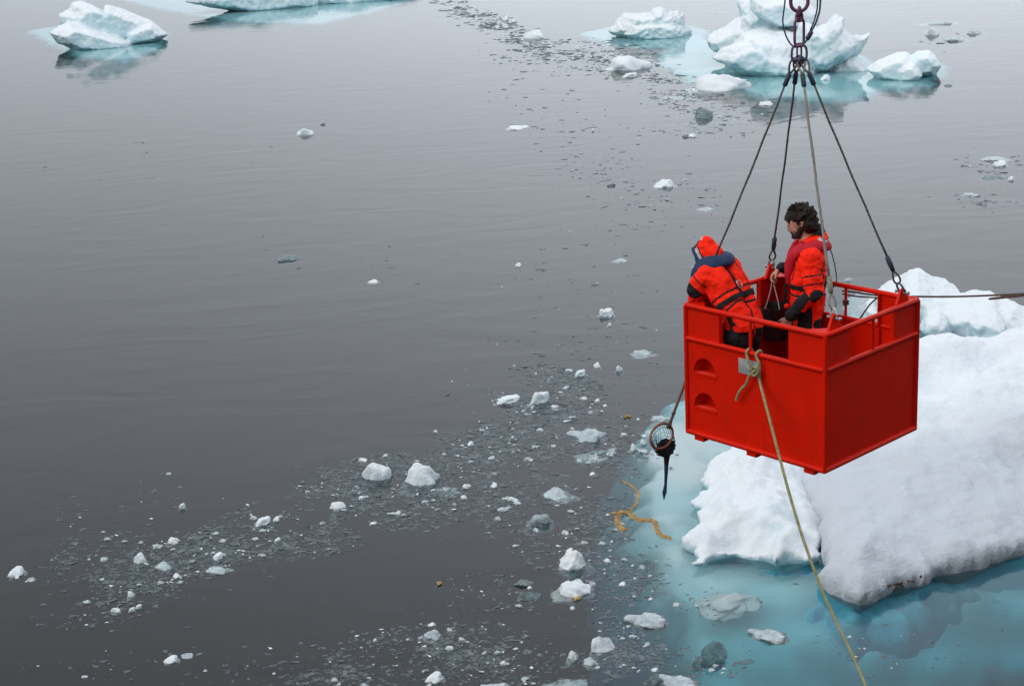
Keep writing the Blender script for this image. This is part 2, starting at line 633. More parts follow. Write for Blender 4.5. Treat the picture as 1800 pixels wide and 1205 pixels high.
# ------------------------------------------------------------------ ice built as height sheets on the water
def inside_dist(poly, X, Y):
    """signed distance (positive inside) of grid points to a closed polygon"""
    P = np.array([(p[0], p[1]) for p in poly])
    Q = np.roll(P, -1, axis=0)
    best = np.full(X.shape, 1e9)
    ins = np.zeros(X.shape, bool)
    for (x0, y0), (x1, y1) in zip(P, Q):
        dx, dy = x1 - x0, y1 - y0
        L = dx * dx + dy * dy + 1e-12
        t = np.clip(((X - x0) * dx + (Y - y0) * dy) / L, 0, 1)
        best = np.minimum(best, np.hypot(X - x0 - t * dx, Y - y0 - t * dy))
        c = ((y0 > Y) != (y1 > Y)) & (X < (x1 - x0) * (Y - y0) / (y1 - y0 + 1e-12) + x0)
        ins ^= c
    return np.where(ins, best, -best)


def noise_grid(X, Y, scale, octv=4, z=0.0, gain=0.5):
    out = np.empty(X.shape)
    f = out.ravel()
    xs, ys = X.ravel(), Y.ravel()
    for i in range(len(xs)):
        f[i] = fbm((xs[i] * scale, ys[i] * scale, z), octv, 2.0, gain)
    return out


def sheet(name, poly, step, top, bottom, mat, edge=0.4, wob=0.12, wscale=1.2, parent=None, seed=0.0, octv=4, power=0.5, rim=0.0):
    """closed body over a polygon: top(X,Y,d) and bottom(X,Y,d) heights, rounded at the rim"""
    xs = [p[0] for p in poly]
    ys = [p[1] for p in poly]
    gx = np.arange(min(xs) - 0.6, max(xs) + 0.6, step)
    gy = np.arange(min(ys) - 0.6, max(ys) + 0.6, step)
    X, Y = np.meshgrid(gx, gy)
    d = inside_dist(poly, X, Y)
    d = d + wob * noise_grid(X, Y, wscale, octv, 7.7 + seed)
    ok = d > -step * 0.2
    t = np.clip(d / edge, 0, 1)
    prof = (1 - (1 - t) ** 2) ** power
    zt = top(X, Y, d) * prof + rim * (1 - prof)
    zb = bottom(X, Y, d)
    idx = -np.ones(X.shape, int)
    ii = np.argwhere(ok)
    idx[ok] = np.arange(len(ii))
    n = len(ii)
    V = [(X[i, j], Y[i, j], zt[i, j]) for i, j in ii] + [(X[i, j], Y[i, j], min(zb[i, j], zt[i, j] - 0.01)) for i, j in ii]
    Fs = []
    full = ok[:-1, :-1] & ok[1:, :-1] & ok[:-1, 1:] & ok[1:, 1:]
    for i, j in np.argwhere(full):
        a, b, c, e = idx[i, j], idx[i, j + 1], idx[i + 1, j + 1], idx[i + 1, j]
        Fs.append((a, b, c, e))
        Fs.append((e + n, c + n, b + n, a + n))
        for (p, q, oi, oj) in ((a, b, i - 1, j), (b, c, i, j + 1), (c, e, i + 1, j), (e, a, i, j - 1)):
            if oi < 0 or oj < 0 or oi >= full.shape[0] or oj >= full.shape[1] or not full[oi, oj]:
                Fs.append((q, p, p + n, q + n))
    me = bpy.data.meshes.new(name)
    me.from_pydata(V, [], Fs)
    me.update()
    o = mesh_obj(name, me, mat, parent)
    bm = bmesh.new()
    bm.from_mesh(me)
    bmesh.ops.delete(bm, geom=[v for v in bm.verts if not v.link_faces], context='VERTS')
    for _ in range(2):
        rim = [v for v in bm.verts if any(abs(f.normal.z) < 0.75 for f in v.link_faces)]
        bmesh.ops.smooth_vert(bm, verts=rim, factor=0.4, use_axis_x=True, use_axis_y=True, use_axis_z=True)
    bmesh.ops.recalc_face_normals(bm, faces=bm.faces[:])
    bm.to_mesh(me)
    bm.free()
    me.polygons.foreach_set('use_smooth', [True] * len(me.polygons))
    return o


def wpoly(pts, z=0.0):
    return [Wz(px, py, z) for px, py in pts]


def bumps(X, Y, items):
    """sum of gaussian hills at photo pixels: (px, py, z used for lookup, radius m, height m)"""
    s = np.zeros(X.shape)
    for px, py, zz, r, h in items:
        c = Wz(px, py, zz)
        s += h * np.exp(-((X - c.x) ** 2 + (Y - c.y) ** 2) / (r * r))
    return s


def ridge(X, Y, pts, z, width, h):
    """long hill along a photo polyline"""
    P = [Wz(px, py, z) for px, py in pts]
    best = np.full(X.shape, 1e9)
    for p, q in zip(P[:-1], P[1:]):
        dx, dy = q.x - p.x, q.y - p.y
        t = np.clip(((X - p.x) * dx + (Y - p.y) * dy) / (dx * dx + dy * dy), 0, 1)
        best = np.minimum(best, np.hypot(X - p.x - t * dx, Y - p.y - t * dy))
    return h * np.exp(-(best / width) ** 2)


# big snow-covered floe
shaded_old_snow(M['snow'], (0.455, 0.485, 0.525), (Wz(1590, 750, .6), Wz(1830, 725, .6)), 0.85)  # near snow greyed: shade of its slope painted in, along with old wet snow
A_edge = [(1402, 760), (1404, 840), (1412, 885), (1430, 935), (1440, 985), (1468, 1022), (1508, 1046), (1535, 1034), (1560, 1026), (1592, 1014),
          (1650, 997), (1700, 984), (1760, 964), (1830, 938), (2000, 880), (2120, 760), (2100, 630), (1950, 640), (1800, 632), (1615, 630), (1500, 640), (1430, 680)]
polyA = wpoly(A_edge, 0.16)


def topA(X, Y, d):
    base = 0.50 + 0.030 * (Y - 15.5)
    base = np.minimum(base, 0.78)
    z = base + ridge(X, Y, [(1410, 800), (1440, 890), (1480, 960), (1520, 1000)], 0.5, 0.5, 0.22)
    z += ridge(X, Y, [(1600, 705), (1680, 700), (1740, 675), (1850, 650)], 0.7, 0.55, 0.16)
    z -= ridge(X, Y, [(1590, 678), (1650, 672), (1720, 650)], 0.6, 0.38, 0.34)
    z -= bumps(X, Y, [(1630, 668, 0.6, 0.5, 0.30), (1765, 640, 0.6, 0.4, 0.28), (1800, 790, 0.6, 0.35, 0.25)])
    z += bumps(X, Y, [(1700, 640, 0.7, 0.7, 0.18), (1600, 612, 0.7, 0.9, 0.20), (1720, 600, 0.7, 0.9, 0.22), (1810, 610, 0.7, 0.6, 0.25), (1590, 870, 0.5, 0.12, 0.07), (1618, 833, 0.5, 0.12, 0.05), (1530, 960, 0.5, 0.35, 0.12), (1800, 760, 0.5, 0.5, 0.2)])
    far = np.clip((Y - 19.5) / 2.0, 0, 1)
    z += (0.07 + 0.14 * far) * noise_grid(X, Y, 0.8, 4, 1.0) + 0.050 * noise_grid(X, Y, 3.2, 3, 3.0) + 0.012 * noise_grid(X, Y, 8.0, 3, 5.0)
    z += 0.05 * np.clip(noise_grid(X, Y, 1.9, 3, 13.0) - 0.12, 0, 1)
    z -= 0.14 * far * np.abs(noise_grid(X, Y, 0.55, 2, 9.0))
    z = 0.24 + (z - 0.24) * (0.15 + 0.85 * np.clip(d / 1.5, 0, 1) ** 0.8)
    return np.maximum(z, 0.2)


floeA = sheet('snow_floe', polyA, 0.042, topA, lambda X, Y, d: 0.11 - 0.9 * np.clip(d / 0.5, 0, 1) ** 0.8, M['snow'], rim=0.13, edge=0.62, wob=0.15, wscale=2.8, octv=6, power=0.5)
tag(floeA, 'large snow covered ice floe sloping down to a blunt tip under the red basket', 'ice floe')

# lumpy white floe at its left
B_edge = [(1432, 765), (1330, 755), (1290, 775), (1262, 800), (1238, 822), (1231, 848), (1213, 878), (1222, 893), (1206, 918), (1193, 946), (1208, 962),
          (1212, 990), (1246, 994), (1262, 975), (1300, 970), (1340, 972), (1362, 990), (1385, 980), (1424, 982), (1446, 972), (1444, 905), (1428, 860), (1420, 800)]
polyB = wpoly(B_edge, 0.10)


def topB(X, Y, d):
    z = 0.10 + 0.26 * np.clip(d / 0.9, 0, 1)
    n1 = noise_grid(X, Y, 1.6, 4, 12.0)
    n2 = noise_grid(X, Y, 4.2, 3, 15.0)
    z += 0.12 * (1 - np.abs(n1) * 2) * np.clip(d / 0.3, 0.2, 1) + 0.06 * np.abs(n2)
    z += bumps(X, Y, [(1375, 965, 0.25, 0.16, 0.14), (1300, 980, 0.0, 0.30, -0.16), (1240, 960, .1, .2, .05), (1345, 890, 0.3, 0.45, 0.12), (1340, 815, 0.3, 0.4, 0.12)])
    return np.maximum(z, 0.02)


floeB = sheet('lumpy_floe', polyB, 0.035, topB, lambda X, Y, d: 0.08 - 0.6 * np.clip(d / 0.35, 0, 1), M['lumpy'], rim=0.10, edge=0.20, wob=0.17, wscale=1.7, octv=5, seed=3)
tag(floeB, 'lumpy melting white ice floe left of the snow covered floe under the basket', 'ice floe')


# submerged foot shared by the two floes (belongs to the big one)
S_edge = [(1330, 630), (1215, 640), (1130, 668), (1075, 715), (1030, 790), (1010, 880), (1005, 970), (1030, 1050), (1055, 1110), (1085, 1170), (1100, 1260), (1420, 1290),
          (1600, 1240), (1800, 1165), (1980, 1090), (2150, 900), (2100, 640), (1600, 640)]
S_ctrl = [(1180, 820, .05), (1210, 780, .05), (1160, 900, .08), (1190, 960, .10), (1150, 840, .07), (1250, 1010, .30), (1120, 900, .26), (1090, 950, .65), (1150, 1010, .36), (1130, 1100, .95), (1250, 1090, .55), (1200, 1180, 1.0), (1300, 1170, .85), (1290, 990, .35),
          (1400, 1010, .36), (1450, 1070, .6), (1400, 1200, 1.4), (1520, 1120, 1.5), (1600, 1150, 2.6), (1700, 1150, 3.4), (1800, 1150, 4.0), (1560, 1050, .7), (1650, 1070, 1.2), (1610, 1110, 1.7), (1710, 1060, 1.4), (1520, 1085, .9), (1800, 1050, 1.6), (1700, 1000, .6), (1800, 1000, .8), (1790, 1080, 1.9), (1500, 1210, 2.6), (1620, 1220, 4.0), (1060, 1000, 1.6), (1080, 1080, 1.8), (1130, 1200, 2.2)]


def topS(X, Y, d):
    num = np.zeros(X.shape)
    den = np.zeros(X.shape)
    for px, py, dep in S_ctrl:
        c = Wz(px, py)
        w = 1 / (((X - c.x) ** 2 + (Y - c.y) ** 2) + 0.05) ** 1.5
        num += w * dep
        den += w
    z = -num / den
    z += 0.10 * noise_grid(X, Y, 0.8, 4, 21.0) + 0.04 * np.abs(noise_grid(X, Y, 2.5, 3, 25.0))
    z -= 5.0 * np.clip(1 - d / 1.0, 0, 1) ** 2.0
    z -= 0.16 * np.clip(noise_grid(X, Y, 1.3, 3, 41.0), 0, 1)
    return np.minimum(z, -0.05)


def sheet_under(name, poly, step, top, depth, mat, parent, seed=0.0, wob=0.35):
    xs = [p[0] for p in poly]
    ys = [p[1] for p in poly]
    X, Y = np.meshgrid(np.arange(min(xs) - 0.9, max(xs) + 0.9, step), np.arange(min(ys) - 0.9, max(ys) + 0.9, step))
    d = inside_dist(poly, X, Y) + wob * noise_grid(X, Y, 1.0, 4, 31 + seed)
    ok = d > 0
    z = top(X, Y, d)
    idx = -np.ones(X.shape, int)
    ii = np.argwhere(ok)
    idx[ok] = np.arange(len(ii))
    n = len(ii)
    V = [(X[i, j], Y[i, j], z[i, j]) for i, j in ii] + [(X[i, j], Y[i, j], z[i, j] - depth) for i, j in ii]
    Fs = []
    full = ok[:-1, :-1] & ok[1:, :-1] & ok[:-1, 1:] & ok[1:, 1:]
    for i, j in np.argwhere(full):
        a, b, c, e = idx[i, j], idx[i, j + 1], idx[i + 1, j + 1], idx[i + 1, j]
        Fs += [(a, b, c, e), (e + n, c + n, b + n, a + n)]
        for (p, q, oi, oj) in ((a, b, i - 1, j), (b, c, i, j + 1), (c, e, i + 1, j), (e, a, i, j - 1)):
            if oi < 0 or oj < 0 or oi >= full.shape[0] or oj >= full.shape[1] or not full[oi, oj]:
                Fs.append((q, p, p + n, q + n))
    me = bpy.data.meshes.new(name)
    me.from_pydata(V, [], Fs)
    me.update()
    o = mesh_obj(name, me, mat, parent)
    return o


foot = sheet_under('submerged_ice_foot', wpoly(S_edge), 0.08, topS, 0.8, M['under'], floeA, wob=0.5)
M['blue_ice'] = ice_mat('dense_blue_ice', (0.20, 0.70, 0.86), (0.12, 0.60, 0.80), snowy=0.3, bump=0.3, bscale=5, mottle=1.2, amp=0.6)
M['far_under'] = ice_mat('pale_cyan_submerged_ice', (0.52, 0.80, 0.84), (0.38, 0.72, 0.78), snowy=0.3, bump=0.3, bscale=2, mottle=0.4, amp=0.6)
L_edge = [(1240, 930), (1290, 900), (1400, 880), (1500, 900), (1700, 850), (1990, 750), (2100, 760), (2000, 935), (1800, 1012), (1700, 1050), (1600, 1090), (1530, 1118), (1470, 1110), (1410, 1085), (1370, 1060), (1320, 1025), (1260, 1012), (1235, 980)]


def topL(X, Y, d):
    z = -0.30 - 3.0 * np.clip(1 - d / 0.7, 0, 1) ** 2.0 + 0.12 * noise_grid(X, Y, 1.1, 3, 51.0)
    return np.minimum(z, -0.09)


sheet_under('blue_ice_ledge', wpoly(L_edge), 0.06, topL, 0.3, M['blue_ice'], floeA, wob=0.45)
foot['label'] = 'turquoise ice shelf spreading under the water around the floe'


# ------------------------------------------------------------------ bergs: clumps fused and weathered
def fuse(parts, voxel, smooth=3):
    """parts: list of bmesh-filling callables; returns a fused mesh"""
    bm = bmesh.new()
    for p in parts:
        p(bm)
    me = bpy.data.meshes.new('tmp')
    bm.to_mesh(me)
    bm.free()
    o = bpy.data.objects.new('tmp', me)
    COL.objects.link(o)
    r = o.modifiers.new('r', 'REMESH')
    r.mode = 'VOXEL'
    r.voxel_size = voxel
    if smooth:
        s = o.modifiers.new('s', 'SMOOTH')
        s.factor = 0.5
        s.iterations = smooth
    dg = bpy.context.evaluated_depsgraph_get()
    dg.update()
    res = bpy.data.meshes.new_from_object(o.evaluated_get(dg))
    bpy.data.objects.remove(o)
    bpy.data.meshes.remove(me)
    return res


def blob(c, rx, ry, rz, tilt=0.0, yawr=0.0, cuts=5, seed=0):
    """boulder: sphere with flat cuts; c world point; rx along the camera's right, ry away, rz up"""
    def f(bm):
        r = random.Random(seed)
        g = bmesh.ops.create_icosphere(bm, subdivisions=4, radius=1)
        pl = []
        for _ in range(cuts):
            v = Vector((r.gauss(0, 1), r.gauss(0, 1), r.gauss(0, 1))).normalized()
            pl.append((v, r.uniform(0.55, 0.85)))
        mt = Matrix.Translation(c) @ Matrix.Rotation(yawr, 4, 'Z') @ Matrix.Rotation(tilt, 4, 'Y') @ Matrix.Diagonal((rx, ry, rz, 1))
        for v in g['verts']:
            for nn, dd in pl:
                k = v.co.dot(nn) - dd
                if k > 0:
                    v.co -= nn * k * 0.92
            v.co = mt @ v.co
    return f


def weather(me, amp, scale, ridged=0.0, rscale=1.0, seed=0.0):
    n = len(me.vertices)
    no = np.empty(n * 3)
    me.vertices.foreach_get('normal', no)
    co = np.empty(n * 3)
    me.vertices.foreach_get('co', co)
    no, co = no.reshape(-1, 3), co.reshape(-1, 3)
    for i in range(n):
        p = Vector(co[i])
        k = amp * fbm(p * scale + Vector((seed, 0, 0)), 4)
        if ridged:
            k += ridged * (0.35 - abs(fbm(p * rscale + Vector((0, seed, 9)), 3)))
        co[i] += no[i] * k
    me.vertices.foreach_set('co', co.ravel())
    me.update()


def berg(name, label, cat, base_px, blobs, mat, voxel, amp=0.1, scale=0.8, ridged=0.0, rscale=2.0, seed=0, apron=None, adepth=0.35, group=None):
    """base_px: pixel of the waterline centre; blobs: (px, py, w_px, h_px, away_m, depth_m, tilt_deg)"""
    P0 = Wz(*base_px)
    s = ppm(P0)
    dist = math.hypot(P0.x, P0.y)
    parts = []
    for k, b in enumerate(blobs):
        px, py, w, h, away, ry, tl = b[:7]
        cuts = b[7] if len(b) > 7 else 5
        c = Wd(px, py, dist + away)
        parts.append(blob(c, w / 2 / s, ry, h / 2 / s, math.radians(tl), math.atan2(-c.x, c.y), cuts, seed * 31 + k))
    me = fuse(parts, voxel, 2)
    weather(me, amp, scale, ridged, rscale, seed)
    o = mesh_obj(name, me, mat)
    tag(o, label, cat, group)
    if apron:
        def ta(X, Y, d):
            z = -0.16 - adepth * np.clip(1 - d / 0.5, 0, 1) ** 2 * 2
            return np.minimum(z + 0.12 * noise_grid(X, Y, 0.5, 3, seed), -0.08)
        a = sheet_under('submerged_ice_apron', wpoly(apron), 0.22, ta, 1.2, M['far_under'], o, seed=seed, wob=0.3)
    return o


def slab(poly_px, dist, half, seed=0, fr=0.80, bk=0.85):
    """block with a photo outline: full section in the middle, drawn in at the front and the back"""
    def f(bm):
        cx = sum(p[0] for p in poly_px) / len(poly_px)
        cy = sum(p[1] for p in poly_px) / len(poly_px)
        # resample the outline and roughen it
        r = random.Random(seed)
        pts = []
        for (x0, y0), (x1, y1) in zip(poly_px, poly_px[1:] + poly_px[:1]):
            m = max(1, int(math.hypot(x1 - x0, y1 - y0) / 7))
            for k in range(m):
                pts.append((x0 + (x1 - x0) * k / m, y0 + (y1 - y0) * k / m))
        mid = [Wd(x, y, dist) for x, y in pts]
        c = Wd(cx, cy, dist)
        dv = Vector((c.x, c.y, 0)).normalized()
        rings = []
        for a, s_ in ((-1.0, fr * .72), (-.55, fr * 1.08), (0, 1.0), (.55, bk * 1.08), (1.0, bk * .72)):
            rings.append([bm.verts.new(c + (p - c) * min(s_, 1.0) + dv * (a * half)) for p in mid])
        n = len(mid)
        for A, B in zip(rings[:-1], rings[1:]):
            for k in range(n):
                bm.faces.new((A[k], A[(k + 1) % n], B[(k + 1) % n], B[k]))
        bm.faces.new(list(reversed(rings[0])))
        bm.faces.new(rings[-1])
    return f


def berg2(name, label, cat, base_px, slabs, mat, voxel, amp, scale, ridged, rscale, seed, apron=None, adepth=0.35, smooth=2):
    """slabs: (outline pixels, metres behind the waterline point, half thickness m)"""
    P0 = Wz(*base_px)
    dist = math.hypot(P0.x, P0.y)
    me = fuse([slab(p, dist + a, h, seed * 7 + k) for k, (p, a, h) in enumerate(slabs)], voxel, smooth)
    weather(me, amp, scale, ridged, rscale, seed)
    weather(me, amp * 0.22, scale * 6, ridged * 0.30, rscale * 2.7, seed + 40)
    o = mesh_obj(name, me, mat)
    tag(o, label, cat)
    if apron:
        def ta(X, Y, d):
            z = -0.14 - adepth * np.clip(1 - d / 0.6, 0, 1) ** 2 * 2
            return np.minimum(z + 0.10 * noise_grid(X, Y, 0.5, 3, seed), -0.07)
        sheet_under('submerged_ice_apron', wpoly(apron), 0.2, ta, 1.2, M['far_under'], o, seed=seed, wob=0.3)
    return o


berg2('iceberg', 'tall iceberg with blue hollow and white shoulders behind the chain', 'iceberg', (1400, 126), [
    ([(1308, -4), (1299, 4), (1303, 28), (1296, 50), (1282, 72), (1290, 92), (1300, 122), (1345, 136), (1420, 138), (1440, 90), (1425, 30), (1404, -6), (1360, -12)], 6.0, 2.6),
    ([(1268, 104), (1284, 78), (1304, 58), (1340, 52), (1420, 60), (1452, 92), (1442, 136), (1300, 134)], 2.3, 2.3),
    ([(1320, -6), (1317, 14), (1336, 28), (1353, 40), (1364, 47), (1387, 43), (1412, 46), (1442, 42), (1436, 22), (1402, -4), (1390, -10), (1350, -14)], 4.2, 2.0),
    ([(1242, 70), (1262, 57), (1286, 46), (1304, 30), (1330, 50), (1326, 84), (1280, 92), (1250, 88)], 3.6, 1.7),
    ([(1405, 40), (1437, 53), (1452, 44), (1462, 31), (1470, 24), (1484, 32), (1484, 50), (1496, 64), (1506, 78), (1494, 98), (1478, 108), (1462, 120), (1447, 128), (1425, 126), (1398, 110)], 0.2, 1.2),
    ([(1488, 74), (1494, 62), (1504, 60), (1509, 63), (1531, 59), (1525, 70), (1526, 76), (1519, 84), (1516, 91), (1498, 100), (1488, 92)], 0.5, 0.45),
    ([(1250, 102), (1272, 84), (1300, 76), (1318, 72), (1340, 84), (1352, 100), (1392, 108), (1432, 120), (1442, 140), (1380, 140), (1300, 128)], -0.3, 0.9),
    ([(1436, 134), (1462, 112), (1486, 100), (1504, 97), (1520, 110), (1542, 128), (1538, 142), (1480, 146)], 0.6, 0.9),
], M['berg'], 0.05, 0.09, 1.1, 0.07, 2.0, 3,
    apron=[(1150, 92), (1210, 66), (1300, 70), (1480, 74), (1560, 112), (1605, 128), (1560, 156), (1510, 176), (1420, 172), (1340, 166), (1270, 154), (1200, 136), (1150, 112)])

berg2('iceberg', 'jagged white iceberg with a flat topped knob left of the tall blue one', 'iceberg', (1142, 64), [
    ([(1068, 56), (1080, 42), (1097, 25), (1112, 30), (1128, 25), (1143, 25), (1149, 15), (1166, 15), (1171, 25), (1178, 27), (1181, 22), (1186, 28), (1193, 21), (1197, 28), (1201, 25), (1206, 45), (1215, 54), (1210, 70), (1140, 70), (1095, 68)], 0.6, 1.4),
    ([(1092, 60), (1104, 44), (1130, 40), (1170, 38), (1198, 44), (1207, 58), (1200, 72), (1120, 72)], -0.3, 0.9),
], M['bergwhite'], 0.042, 0.05, 1.6, 0.09, 3.6, 5, smooth=1,
    apron=[(1010, 58), (1075, 44), (1140, 38), (1200, 40), (1255, 52), (1250, 70), (1195, 82), (1120, 84), (1050, 76)])

berg2('iceberg', 'low rounded white iceberg at the right end of the far group', 'iceberg', (1592, 136), [
    ([(1522, 122), (1540, 109), (1560, 101), (1576, 95), (1592, 93), (1610, 104), (1624, 122), (1620, 140), (1575, 146), (1540, 138)], 0.3, 1.0),
    ([(1596, 110), (1603, 97), (1612, 90), (1620, 92), (1634, 90), (1645, 100), (1655, 115), (1645, 132), (1610, 136)], 0.5, 0.8),
    ([(1576, 122), (1590, 112), (1606, 112), (1616, 122), (1622, 134), (1610, 142), (1580, 146)], -0.5, 0.5),
], M['berg'], 0.035, 0.035, 1.8, 0.03, 3.5, 9,
    apron=[(1505, 125), (1565, 104), (1650, 104), (1680, 116), (1650, 142), (1600, 158), (1530, 150)])

berg2('iceberg', 'small wedge shaped iceberg with a notched crest in the top left corner', 'iceberg', (190, 80), [
    ([(88, 58), (104, 46), (118, 40), (150, 48), (190, 60), (232, 74), (236, 86), (190, 94), (130, 88), (100, 76)], -0.3, 1.4),
    ([(104, 28), (121, 18), (125, 6), (141, 3), (165, 12), (181, 24), (185, 10), (192, 10), (212, 16), (240, 28), (265, 37), (281, 50), (294, 61), (270, 76), (220, 80), (150, 70), (110, 52)], 1.2, 1.5),
    ([(215, 58), (240, 46), (266, 40), (282, 52), (293, 61), (270, 74), (225, 78)], 0.2, 0.9),
], M['bergwhite'], 0.06, 0.07, 1.1, 0.07, 2.6, 12,
    apron=[(40, 54), (110, 42), (200, 46), (300, 56), (290, 86), (220, 106), (140, 100), (85, 80)])

berg2('iceberg', 'broad white iceberg cut by the top edge of the picture with a blue waterline', 'iceberg', (480, 18), [
    ([(326, -6), (324, 4), (345, 7), (380, 14), (430, 21), (460, 25), (490, 23), (530, 16), (560, 10), (556, -10), (520, -16), (480, -14), (448, -24), (425, -16), (380, -14)], 1.6, 1.6),
    ([(545, -10), (550, 8), (575, 9), (605, 9), (650, 4), (700, 1), (752, -8), (720, -16), (660, -14), (618, -24), (596, -18)], 3.0, 1.5),
], M['bergwhite'], 0.075, 0.10, 0.9, 0.10, 2.2, 15,
    apron=[(180, -10), (330, -22), (480, -30), (730, -28), (760, -8), (660, 20), (570, 42), (440, 40), (330, 26), (240, 8)])

berg2('hummocky_floe', 'hummocky white ice mound behind the snow covered floe right of the basket', 'ice floe', (1690, 577), [
    ([(1540, 520), (1562, 506), (1574, 504), (1590, 494), (1604, 488), (1613, 486), (1628, 494), (1645, 504), (1668, 512), (1692, 522), (1700, 560), (1640, 590), (1540, 580)], 1.0, 1.1),
    ([(1480, 560), (1510, 540), (1550, 522), (1600, 520), (1610, 575), (1500, 580)], 1.4, 1.0),
    ([(1622, 556), (1640, 540), (1662, 532), (1685, 528), (1700, 524), (1728, 528), (1745, 527), (1758, 536), (1785, 540), (1806, 558), (1840, 568), (1860, 600), (1640, 596)], 0.4, 0.9),
    ([(1615, 572), (1630, 552), (1652, 548), (1668, 562), (1672, 590), (1630, 596)], -0.5, 0.45),
    ([(1700, 560), (1720, 548), (1752, 552), (1772, 566), (1780, 592), (1700, 592)], -0.4, 0.5),
    ([(1800, 566), (1850, 556), (1920, 560), (1990, 580), (1990, 610), (1800, 606)], 0.6, 1.0),
], M['lumpy'], 0.03, 0.04, 1.8, 0.035, 3.2, 18,
    apron=[(1480, 560), (1560, 530), (1700, 525), (1900, 545), (1990, 600), (1700, 592), (1600, 586)])

# ------------------------------------------------------------------ the ship the basket hangs from, just outside the picture on the right
st = Vector((0.78, 0.626, 0)).normalized()
sn = Vector((-st.y, st.x, 0))
S0 = Vector((0.6, -1.2, 0))
M['hull'] = simple('dark_blue_hull_paint', (0.022, 0.030, 0.045), 0.5, var=0.2, vscale=0.6, dark=(0.07, 0.035, 0.02), dscale=0.8)
M['deckhouse'] = simple('grey_deckhouse_paint', (0.16, 0.165, 0.17), 0.5, var=0.1, vscale=0.5)
SM = Matrix.Translation(S0) @ Matrix.Rotation(math.atan2(st.y, st.x), 4, 'Z')
ship = empty('ship', mw=SM)
bpy.context.view_layer.update()
tag(ship, 'dark hulled ship with grey deckhouse lying close at the right', 'ship')
def hull(bm):
    sec = []
    for x, w in ((-14, 1.0), (2, 1.0), (14, 1.0), (20, .8), (25, .42), (28, .04)):
        y0, y1 = -7 + 7 * w, -7 - 7 * w
        sec.append([bm.verts.new((x, y, z)) for y, z in ((y0, 6.6), (y0 - .35 * w, 0.2), (y0 - 1.2 * w, -3.0), (y1 + 1.2 * w, -3.0), (y1 + .35 * w, 0.2), (y1, 6.6))])
    for A, B in zip(sec[:-1], sec[1:]):
        for k in range(6):
            bm.faces.new((A[k], A[(k + 1) % 6], B[(k + 1) % 6], B[k]))
    bm.faces.new(sec[0]); bm.faces.new(list(reversed(sec[-1])))
    bmesh.ops.recalc_face_normals(bm, faces=bm.faces[:])
flat_sharp(mesh_obj('hull', (lambda b: (hull(b), b)[1])(bmesh.new()), M['hull'], ship), 20)
for nm, lo, hi in (('deckhouse', (3.5, -12.5, 6.6), (16, -1.6, 12.2)), ('bridge', (5, -12, 12.2), (14, -2.2, 16.5)), ('funnel', (6, -9, 16.5), (10, -5, 21))):
    bm = bmesh.new()
    box(bm, lo, hi, 0.15)
    flat_sharp(mesh_obj(nm, bm, M['deckhouse'], ship), 25)
for z in (7.15, 7.65):
    bm = bmesh.new()
    tube(bm, [(3.0, -.15, z), (14, -.15, z)], .025, 6)
    mesh_obj('guard_rail', bm, M['deckhouse'], ship)
for k in range(8):
    bm = bmesh.new()
    tube(bm, [(3.0 + k * 1.57, -.15, 6.55), (3.0 + k * 1.57, -.15, 7.66)], .025, 6)
    mesh_obj('rail_post', bm, M['deckhouse'], ship)

# ------------------------------------------------------------------ the red personnel basket
YAW, BW, BD, BH, MID = -0.8409, 1.4019, 1.2342, 1.10, 0.82
ax = Vector((math.cos(YAW), math.sin(YAW), 0))
ay = Vector((-math.sin(YAW), math.cos(YAW), 0))
BO = Vector((2.3729, 11.2513, CAMH - 4.6806)) - ax * BW / 2 + ay * BD / 2
BM = Matrix.Translation(BO) @ Matrix.Rotation(YAW, 4, 'Z')


def L2W(x, y, z):
    return BM @ Vector((x, y, z))


def on_plane(px, py, axis, val):
    """basket-local point where a photo pixel's ray meets the local plane x=val or y=val"""
    d = ray(px, py)
    n = ax if axis == 0 else ay
    t = (val - (CAM - BO).dot(n)) / d.dot(n)
    return BM.inverted() @ (CAM + d * t)


hx, hy = BW / 2, BD / 2
basket = empty('personnel_basket', mw=BM)
tag(basket, 'red painted steel work basket hung from four wires above the ice', 'basket')
RED = M['red']
RT, RP = 0.0215, 0.019


def bpart(name, fill, sharp=True, mat=RED, parent=basket):
    bm = bmesh.new()
    fill(bm)
    o = mesh_obj(name, bm, mat, parent)
    if sharp:
        flat_sharp(o)
    return o


cor = [(-hx, -hy), (hx, -hy), (hx, hy), (-hx, hy)]
# rails
def top_ring(bm):
    pts = []
    for (x, y) in cor:
        sx, sy = (1 if x > 0 else -1), (1 if y > 0 else -1)
        r = 0.02
        if x * y > 0:
            pts += [Vector((x, y - sy * r, BH)), Vector((x - sx * r * .3, y - sy * r * .3, BH)), Vector((x - sx * r, y, BH))] if x > 0 else [Vector((x, y - sy * r, BH)), Vector((x - sx * r * .3, y - sy * r * .3, BH)), Vector((x - sx * r, y, BH))]
        else:
            pts += [Vector((x - sx * r, y, BH)), Vector((x - sx * r * .3, y - sy * r * .3, BH)), Vector((x, y - sy * r, BH))]
    tube(bm, pts, RT, 14, closed=True)
bpart('top_rail', top_ring)
for nm, z, r in (('mid_rail', MID, RT - .001), ('bottom_rail', 0.0, RT + .002)):
    for i in range(4):
        (x0, y0), (x1, y1) = cor[i], cor[(i + 1) % 4]
        d = Vector((x1 - x0, y1 - y0, 0)).normalized() * (0.012 if nm == 'mid_rail' else 0.0)
        bpart(nm, lambda bm: tube(bm, [Vector((x0, y0, z)) + d, Vector((x1, y1, z)) - d], r, 14))
for x, y in cor:
    bpart('corner_post', lambda bm: tube(bm, [(x, y, -0.012), (x, y, BH - .006)], RP, 14))
